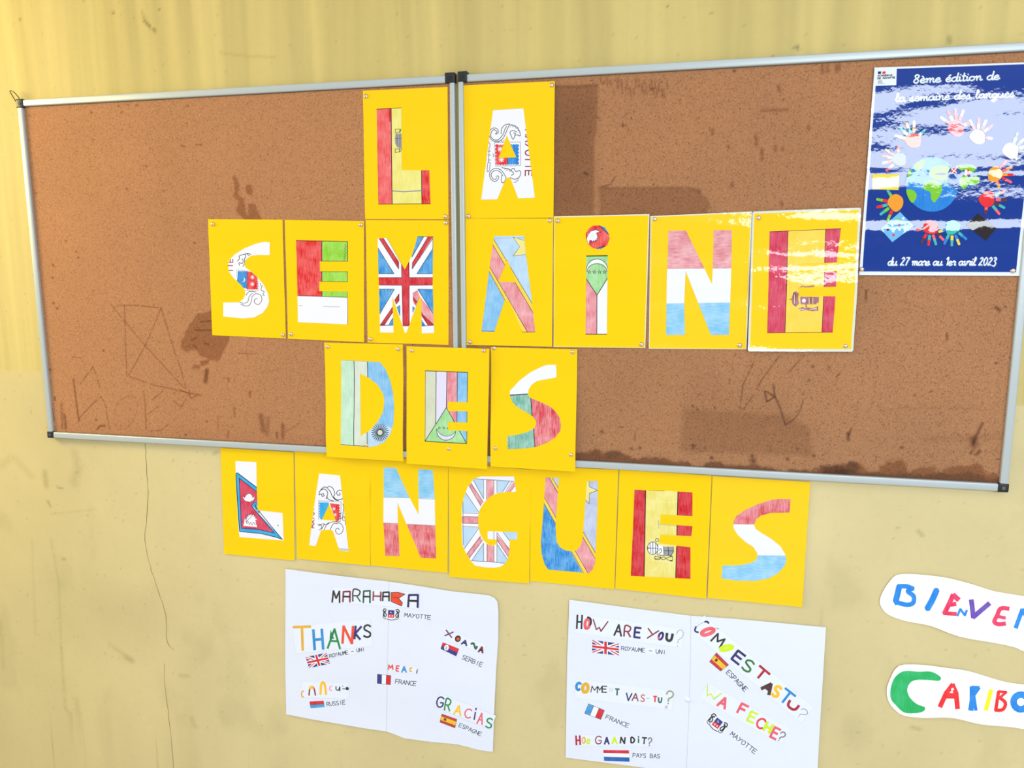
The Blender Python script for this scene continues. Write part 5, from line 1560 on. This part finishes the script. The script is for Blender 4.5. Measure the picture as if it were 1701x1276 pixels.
lay = Gl('G', NV, 1065, 907, 42, 65, 8, 10) + Gl('R', GN, 1116, 927, 34, 75, 8, 10) + Gl('A', YE, 1182, 962, 44, 62, 9, 12) + Gl('C', RD, 1247, 982, 42, 58, 7, 12) + Gl('i', NV, 1293, 985, 10, 75, 8, 10) + Gl('A', RS, 1329, 1016, 34, 72, 8, 12) + Gl('S', GN, 1385, 1045, 38, 62, 8, 10)
word(r1, s1, d6, lay, 22, 4, 'paper strip reading GRACIAS')
flag(r1, s1, d6, [(1075, 985), (1175, 1020), (1162, 1078), (1062, 1040)], 'es', 'small red, yellow, red flag')
name_strip(r1, s1, d6, 'ESPAGNE', (1185, 1068), (1328, 1130), 25, 3.6, 'printed name ESPAGNE')

r2, s2 = poster_sheet('white paper poster of greeting questions with HOW ARE YOU at its top left', d7,
                      [(58, 42), (180, 58), (300, 75), (550, 108), (800, 140), (1080, 160), (1350, 185), (1635, 212), (1622, 420), (1605, 700), (1590, 950), (1578, 1215), (1300, 1185), (1000, 1142), (700, 1100), (330, 1050), (35, 1012), (38, 800), (45, 400), (55, 150)], -.0024, .0016, (800, 600), 2., [(806, 130), (801, 500), (790, 800), (775, 1120)])
lay = Gl('H', K_, 183, 268, 62, 180, 20, 3) + Gl('O', RS, 290, 290, 62, 130, 34, 10) + [St([(292, 205), (330, 225), (338, 275), (325, 310)], 26, K_, True)] + Gl('W', MR, 458, 320, 200, 145, 14, 8)
lay += Gl('A', K_, 705, 380, 95, 150, 20, 6) + Gl('R', MR, 832, 395, 85, 140, 18, 6) + Gl('E', NV, 965, 412, 78, 130, 24, 6) + Gl('Y', MR, 1165, 435, 145, 130, 16, 12) + Gl('O', NV, 1278, 458, 52, 95, 24, 20) + [Pg(circ(1252, 485, 17, 10), RS)] + Gl('U', K_, 1392, 475, 75, 95, 30, 8) + Gl('?', TH, 1530, 490, 88, 225, 6, 6)
word(r2, s2, b2, lay, 8, 12, 'paper strip reading HOW ARE YOU?')
name_strip(r2, s2, b2, 'ROYAUME - UNI', (745, 648), (1340, 705), 54, 8, 'printed name ROYAUME - UNI')
flag(r2, s2, b2, [(358, 512), (712, 560), (712, 720), (353, 682)], 'uk', 'small blue, white and red crossed flag')
lay = Gl('C', BL, 168, 162, 50, 95, 28, 10) + Gl('O', OC, 262, 185, 72, 110, 38, 5) + Gl('M', K_, 385, 205, 90, 85, 10, 5) + Gl('M', K_, 455, 205, 65, 80, 10, 3) + Gl('E', K_, 520, 202, 60, 80, 12, 3) + Gl('N', mk('faint', (190, 192, 202)), 608, 210, 38, 55, 5, 3) + Gl('T', GD, 690, 240, 50, 80, 16, 3)
lay += Gl('V', NV, 848, 305, 75, 100, 15, 5) + Gl('A', MR, 935, 308, 82, 100, 13, 5) + Gl('S', mk('brownish', (190, 90, 90)), 1035, 322, 50, 90, 13, 5) + Gl('-', TH, 1105, 325, 35, 10, 4, 3) + Gl('T', RD, 1200, 335, 42, 70, 17, 3) + Gl('U', GD, 1268, 348, 42, 65, 16, 3) + Gl('?', mk('olive', (140, 150, 120)), 1398, 315, 90, 170, 17, 3) + [Pg(circ(1352, 442, 20, 12), mk('mauve', (206, 170, 206)))]
word(r2, s2, b4, lay, 7, 10, 'paper strip reading COMMENT VAS-TU?')
flag(r2, s2, b4, [(305, 395), (522, 485), (470, 612), (250, 528)], 'frl', 'small tilted flag with light blue, white and red stripes')
name_strip(r2, s2, b4, 'FRANCE', (532, 597), (838, 722), 55, 8, 'printed name FRANCE')
lay = Gl('H', DR, 165, 890, 50, 120, 20, -3) + Gl('O', OC, 240, 888, 38, 78, 14, 0) + Gl('e', YG, 303, 905, 42, 62, 15, 0) + Gl('G', MR, 438, 885, 78, 100, 12, 3) + Gl('A', NV, 550, 895, 58, 92, 18, 0) + Gl('A', YG, 655, 892, 66, 92, 18, 0) + Gl('N', K_, 765, 890, 58, 82, 17, 5) + Gl('D', K_, 900, 887, 45, 70, 18, 0) + Gl('i', GD, 978, 880, 15, 85, 17, 0) + Gl('T', K_, 1055, 895, 62, 80, 16, 5) + Gl('?', TH, 1132, 910, 46, 105, 13, 0)
word(r2, s2, b4, lay, 1, 12, 'paper strip reading HOE GAAN DIT?')
flag(r2, s2, b4, [(503, 1020), (848, 1025), (858, 1178), (515, 1165)], 'nl', 'red, white and blue level striped flag')
name_strip(r2, s2, b4, 'PAYS BAS', (900, 1118), (1265, 1132), 56, 8, 'printed name PAYS BAS')
lay = [St([(290, 92), (315, 90), (335, 108)], 22, NV, True), St([(185, 150), (172, 190), (185, 208), (212, 215)], 20, NV, True), St([(285, 90), (230, 120), (185, 155)], 3, K_)] + Gl('O', RS, 325, 208, 60, 150, 36, 70) + [St([(420, 165), (455, 178)], 6, MR)] + Gl('M', K_, 448, 310, 130, 120, 18, 38) + Gl('O', YG, 545, 400, 45, 140, 34, 78)
lay += Gl('E', NV, 685, 512, 108, 125, 24, 38) + Gl('S', DG, 800, 610, 110, 135, 20, 32) + Gl('T', DR, 955, 705, 155, 120, 24, 40) + Gl('A', BN, 1035, 868, 110, 110, 34, 38) + Gl('S', YE, 1135, 912, 75, 125, 30, 28) + Gl('T', BL, 1250, 980, 150, 150, 24, 38) + Gl('U', DR, 1325, 1082, 120, 75, 26, 30) + Gl('?', TH, 1440, 1175, 85, 120, 7, 38)
word(r2, s2, b3, lay, 40, 14, 'long slanting paper strip reading COMO ESTAS TU?')
flag(r2, s2, b3, [(425, 455), (572, 600), (475, 675), (342, 562)], 'es', 'small slanting red, yellow, red flag')
name_strip(r2, s2, b3, 'ESPAGNE', (538, 695), (760, 918), 55, 8, 'printed name ESPAGNE')
lay = [St([(190, 130), (185, 270), (225, 240), (262, 310), (365, 235)], 5, TH), St([(190, 140), (182, 200), (185, 262), (228, 240), (262, 300), (362, 232)], 13, YG)] + Gl('A', RS, 378, 348, 100, 125, 26, 25) + Gl('F', RS, 620, 435, 90, 125, 25, 27) + Gl('E', YG, 738, 528, 85, 120, 22, 25) + Gl('C', RD, 842, 602, 90, 120, 20, 27) + Gl('H', YG, 932, 655, 75, 110, 28, 27) + Gl('E', RS, 1020, 725, 75, 130, 24, 27) + Gl('?', TH, 1098, 768, 60, 120, 12, 27)
word(r2, s2, b5, lay, 29, 16, 'slanting paper strip reading WA FECHE?')
arms(r2, s2, b5, 305, 605, 2.1, 38, 'small slanting seahorse coat of arms')
name_strip(r2, s2, b5, 'MAYOTTE', (460, 745), (765, 982), 56, 8, 'printed name MAYOTTE')

# ------------------------------------------------------------------ cut-out welcome banners
bpap = mat('bright_white_paper', (250, 252, 252), .6, bump=.0008, bscale=10)


def fsurf(y0, ph):
    return lambda x, z: y0 - .0012 * (1 + math.sin(17 * x + 9 * z + ph)) - .0006 * math.sin(31 * x)


def banner(label, K, pts, y0, ph, letters):
    s_ = fsurf(y0, ph)
    w_ = [P(*K(p_), y0) for p_ in pts]
    root = empty('welcome_banner', (sum(a[0] for a in w_) / len(w_), y0, min(a[1] for a in w_)), label, 'banner')
    draw('banner_paper', K, crom(pts, 3, True), bpap, [], s_, root, grid=.012, thick=.0005, off=0)
    for lab, lay in letters:
        o = bare('painted_letter', K, lay, s_, root, .0004)
        tag(o, lab)


def paint_(n, col):
    return mat('paint_' + n, col, .5, crayon=.3)


tB, tR, tP, tG, tr_, tY = paint_('blue', (10, 128, 226)), paint_('crimson', (232, 38, 90)), paint_('purple', (100, 62, 178)), paint_('green', (14, 176, 92)), paint_('red', (238, 22, 30)), paint_('yellow', (250, 236, 10))
banner('white cut-out paper banner with painted letters starting with a blue B', e1,
       [(205, 68), (290, 58), (400, 65), (560, 85), (740, 130), (900, 180), (1110, 215), (1300, 250), (1500, 300), (1750, 350), (1830, 420), (1810, 520), (1700, 600), (1500, 660), (1300, 650), (1110, 605), (1040, 575), (900, 545), (650, 500), (450, 425), (270, 390), (150, 345), (100, 290), (92, 240), (115, 180), (150, 125)], -.002, .3, [
           ('blue painted letter', [St([(228, 150), (205, 245), (215, 262)], 42, tB), St([(222, 145), (280, 145), (325, 162)], 32, tB, True), St([(325, 158), (290, 180), (330, 215), (325, 262), (280, 275), (210, 258)], 32, tB, True)]),
           ('blue painted letter', [St([(490, 178), (462, 240), (430, 298)], 44, tB, True), Pg(circ(490, 176, 21, 12), tB), Pg(circ(430, 298, 22, 12), tB)]),
           ('crimson painted letter', [St([(608, 208), (580, 270), (548, 335)], 34, tR), St([(612, 208), (645, 238)], 36, tR), St([(585, 275), (625, 270)], 30, tR), St([(545, 335), (628, 340)], 28, tR)]),
           ('small blue painted letter', [St([(640, 352), (660, 305), (692, 350), (706, 315)], 16, tB)]),
           ('purple painted letter', [St([(738, 245), (745, 300), (752, 362), (795, 325), (862, 268)], 34, tP)]),
           ('crimson painted letter', [St([(1000, 302), (945, 302), (920, 350), (900, 395), (930, 412), (975, 408)], 30, tR, True), St([(925, 358), (975, 368)], 24, tR)]),
           ('blue painted letter', [St([(1098, 310), (1052, 435)], 30, tB), St([(1098, 310), (1180, 450), (1225, 330)], 28, tB)]),
           ('purple painted letter', [St([(1310, 350), (1300, 440), (1340, 480), (1390, 450), (1410, 370)], 28, tP, True)]),
           ('crimson painted letter', [St([(1570, 400), (1500, 390), (1470, 520), (1560, 530)], 28, tR), St([(1485, 455), (1545, 462)], 24, tR)])])
banner('white cut-out paper banner with a big green painted C', e1,
       [(225, 708), (380, 700), (560, 722), (720, 745), (900, 800), (1000, 825), (1110, 840), (1300, 870), (1480, 910), (1560, 1000), (1540, 1120), (1400, 1190), (1250, 1180), (1110, 1155), (1000, 1138), (800, 1120), (600, 1075), (400, 1075), (260, 1058), (190, 1010), (150, 950), (140, 880), (160, 810)], -.002, 1.9, [
           ('large green painted letter', [Pg(crom([(285, 742), (360, 748), (455, 748), (520, 785), (510, 812), (450, 808), (360, 805), (310, 822), (285, 870), (300, 925), (350, 975), (410, 1000), (395, 1030), (330, 1042), (260, 1035), (205, 985), (170, 940), (168, 870), (190, 800), (235, 755)], 3, True), tG)]),
           ('red painted letter', [St([(518, 992), (560, 900), (605, 842), (630, 900), (640, 1005)], 34, tr_), St([(560, 918), (632, 918)], 40, tr_), Pg(circ(605, 872, 10, 10), bpap)]),
           ('blue painted letter', [St([(745, 860), (745, 950), (735, 1015)], 38, tB), St([(745, 860), (790, 862), (760, 905)], 26, tB), St([(755, 915), (770, 1018)], 22, tB)]),
           ('yellow painted letter', [St([(876, 880), (842, 1016)], 30, tY)]),
           ('red painted letter', [St([(930, 890), (910, 1020)], 24, tr_), St([(930, 888), (985, 892), (935, 935)], 18, tr_), St([(935, 930), (978, 968), (960, 1015), (908, 1020)], 24, tr_, True)]),
           ('blue painted letter', [('s', circ(1088, 962, 52, 20) + [(1140, 962)], 46, tB)]),
           ('purple painted letter', [St([(1220, 920), (1215, 1010), (1260, 1050), (1310, 1020), (1330, 940)], 30, tP, True)])])

# ------------------------------------------------------------------ thumbtacks
nickel = mat('nickel_plated_steel', (226, 206, 190), .22, metal=1.0)
tacks = [(c3, 80, 187, 'top left corner of the striped L sheet'), (c3, 705, 1132, 'bottom right corner of the striped L sheet'), (c3, 1540, 100, 'top right corner of the top row seahorse A sheet'), (c3, 887, 1130, 'bottom left corner of the top row seahorse A sheet'),
         (c4, 98, 124, 'top left corner of the seahorse S sheet'), (c4, 745, 1148, 'bottom right corner of the seahorse S sheet'), (c4, 1463, 130, 'top right corner of the red and green E sheet'), (c4, 820, 1140, 'bottom left corner of the red and green E sheet'),
         (c3, 710, 1183, 'top right corner of the flag M sheet'), (c5, 75, 1101, 'bottom left corner of the flag M sheet'), (c3, 1525, 1165, 'top right corner of the banded A sheet with star'), (c5, 930, 1126, 'bottom left corner of the banded A sheet with star'),
         (c3, 1590, 1167, 'top left corner of the letter i sheet'), (c6, 777, 1163, 'bottom right corner of the letter i sheet'), (c6, 888, 120, 'top left corner of the shiny N sheet'), (c6, 1595, 1170, 'bottom right corner of the shiny N sheet'),
         (c7, 148, 132, 'top left corner of the laminated red and gold E sheet'), (c7, 857, 1180, 'bottom right corner of the laminated red and gold E sheet'), (c4, 1157, 1255, 'top left corner of the D sheet'), (c5, 313, 1187, 'top right corner of the D sheet'), (c8, 430, 997, 'foot of the letter D'),
         (c5, 431, 1199, 'top left corner of the pastel E sheet'), (c5, 1048, 1200, 'top right corner of the pastel E sheet'), (c8, 1193, 1032, 'bottom middle of the pastel E sheet'), (c5, 1137, 1180, 'top left corner of the green and red S sheet'), (c6, 203, 1227, 'top right corner of the green and red S sheet'),
         (d1, 125, 972, 'lower left of the green and red S sheet'), (d1, 822, 1032, 'lower right of the green and red S sheet'), (c7, 990, 552, 'bottom left corner of the blue poster'), (d8, 903, 1180, 'bottom right corner of the blue poster')]
DES = ('D sheet', 'letter D', 'pastel E', 'green and red S')
me = None
for i, (K, tx, ty, where) in enumerate(tacks):
    y = -.0113
    if any(k in where for k in DES):
        z0 = P(*K((tx, ty)), -.011)[1]
        t = min(1, max(0, (1.32 - z0) / .19))
        y = -.0116 - .0088 * t * t * (3 - 2 * t)
    if 'pastel' in where:
        y = -.0190
    if 'laminated' in where:
        y = -.0128
    if 'blue poster' in where:
        y = -.0126
    x, z = P(*K((tx, ty)), y - .002)
    if me is None:
        n, V, Fc = 20, [], []
        for rr, yy in ((.0015, .003), (.0045, .0004), (.0053, 0), (.0052, -.0006), (.0046, -.0018), (.0034, -.0027), (.0018, -.0032)):
            V += [(rr * math.cos(2 * math.pi * k / n), yy, rr * math.sin(2 * math.pi * k / n)) for k in range(n)]
        for k in range(6):
            for j in range(n):
                Fc.append((k * n + j, k * n + (j + 1) % n, (k + 1) * n + (j + 1) % n, (k + 1) * n + j))
        V.append((0, -.0034, 0))
        for j in range(n):
            Fc.append((6 * n + j, 6 * n + (j + 1) % n, 7 * n))
        me = bpy.data.meshes.new('thumbtack')
        me.from_pydata(V, [], Fc)
        me.polygons.foreach_set('use_smooth', [True] * len(Fc))
        me.materials.append(nickel)
        me.update()
    o = bpy.data.objects.new('thumbtack', me)
    COL.objects.link(o)
    o.location = (x, y, z)
    tag(o, 'round metal thumbtack at the ' + where, 'thumbtack', 'thumbtacks on the notice boards')

# small lump of putty pushing through the right white poster
x, z = P(*b4((1640, 350)), -.005)
V, Fc = [], []
n = 12
for rr, yy in ((.007, 0.0), (.006, -.0022), (.0035, -.0038), (.001, -.0044)):
    V += [(x + rr * math.cos(2 * math.pi * k / n) * (1 + .15 * math.sin(3 * k)), s2(x, z) + yy, z + rr * math.sin(2 * math.pi * k / n)) for k in range(n)]
for k in range(3):
    for j in range(n):
        Fc.append((k * n + j, k * n + (j + 1) % n, (k + 1) * n + (j + 1) % n, (k + 1) * n + j))
Fc.append(tuple(range(3 * n, 4 * n)))
link('paper_bump', V, Fc, [paper], None, r2, smooth=True)
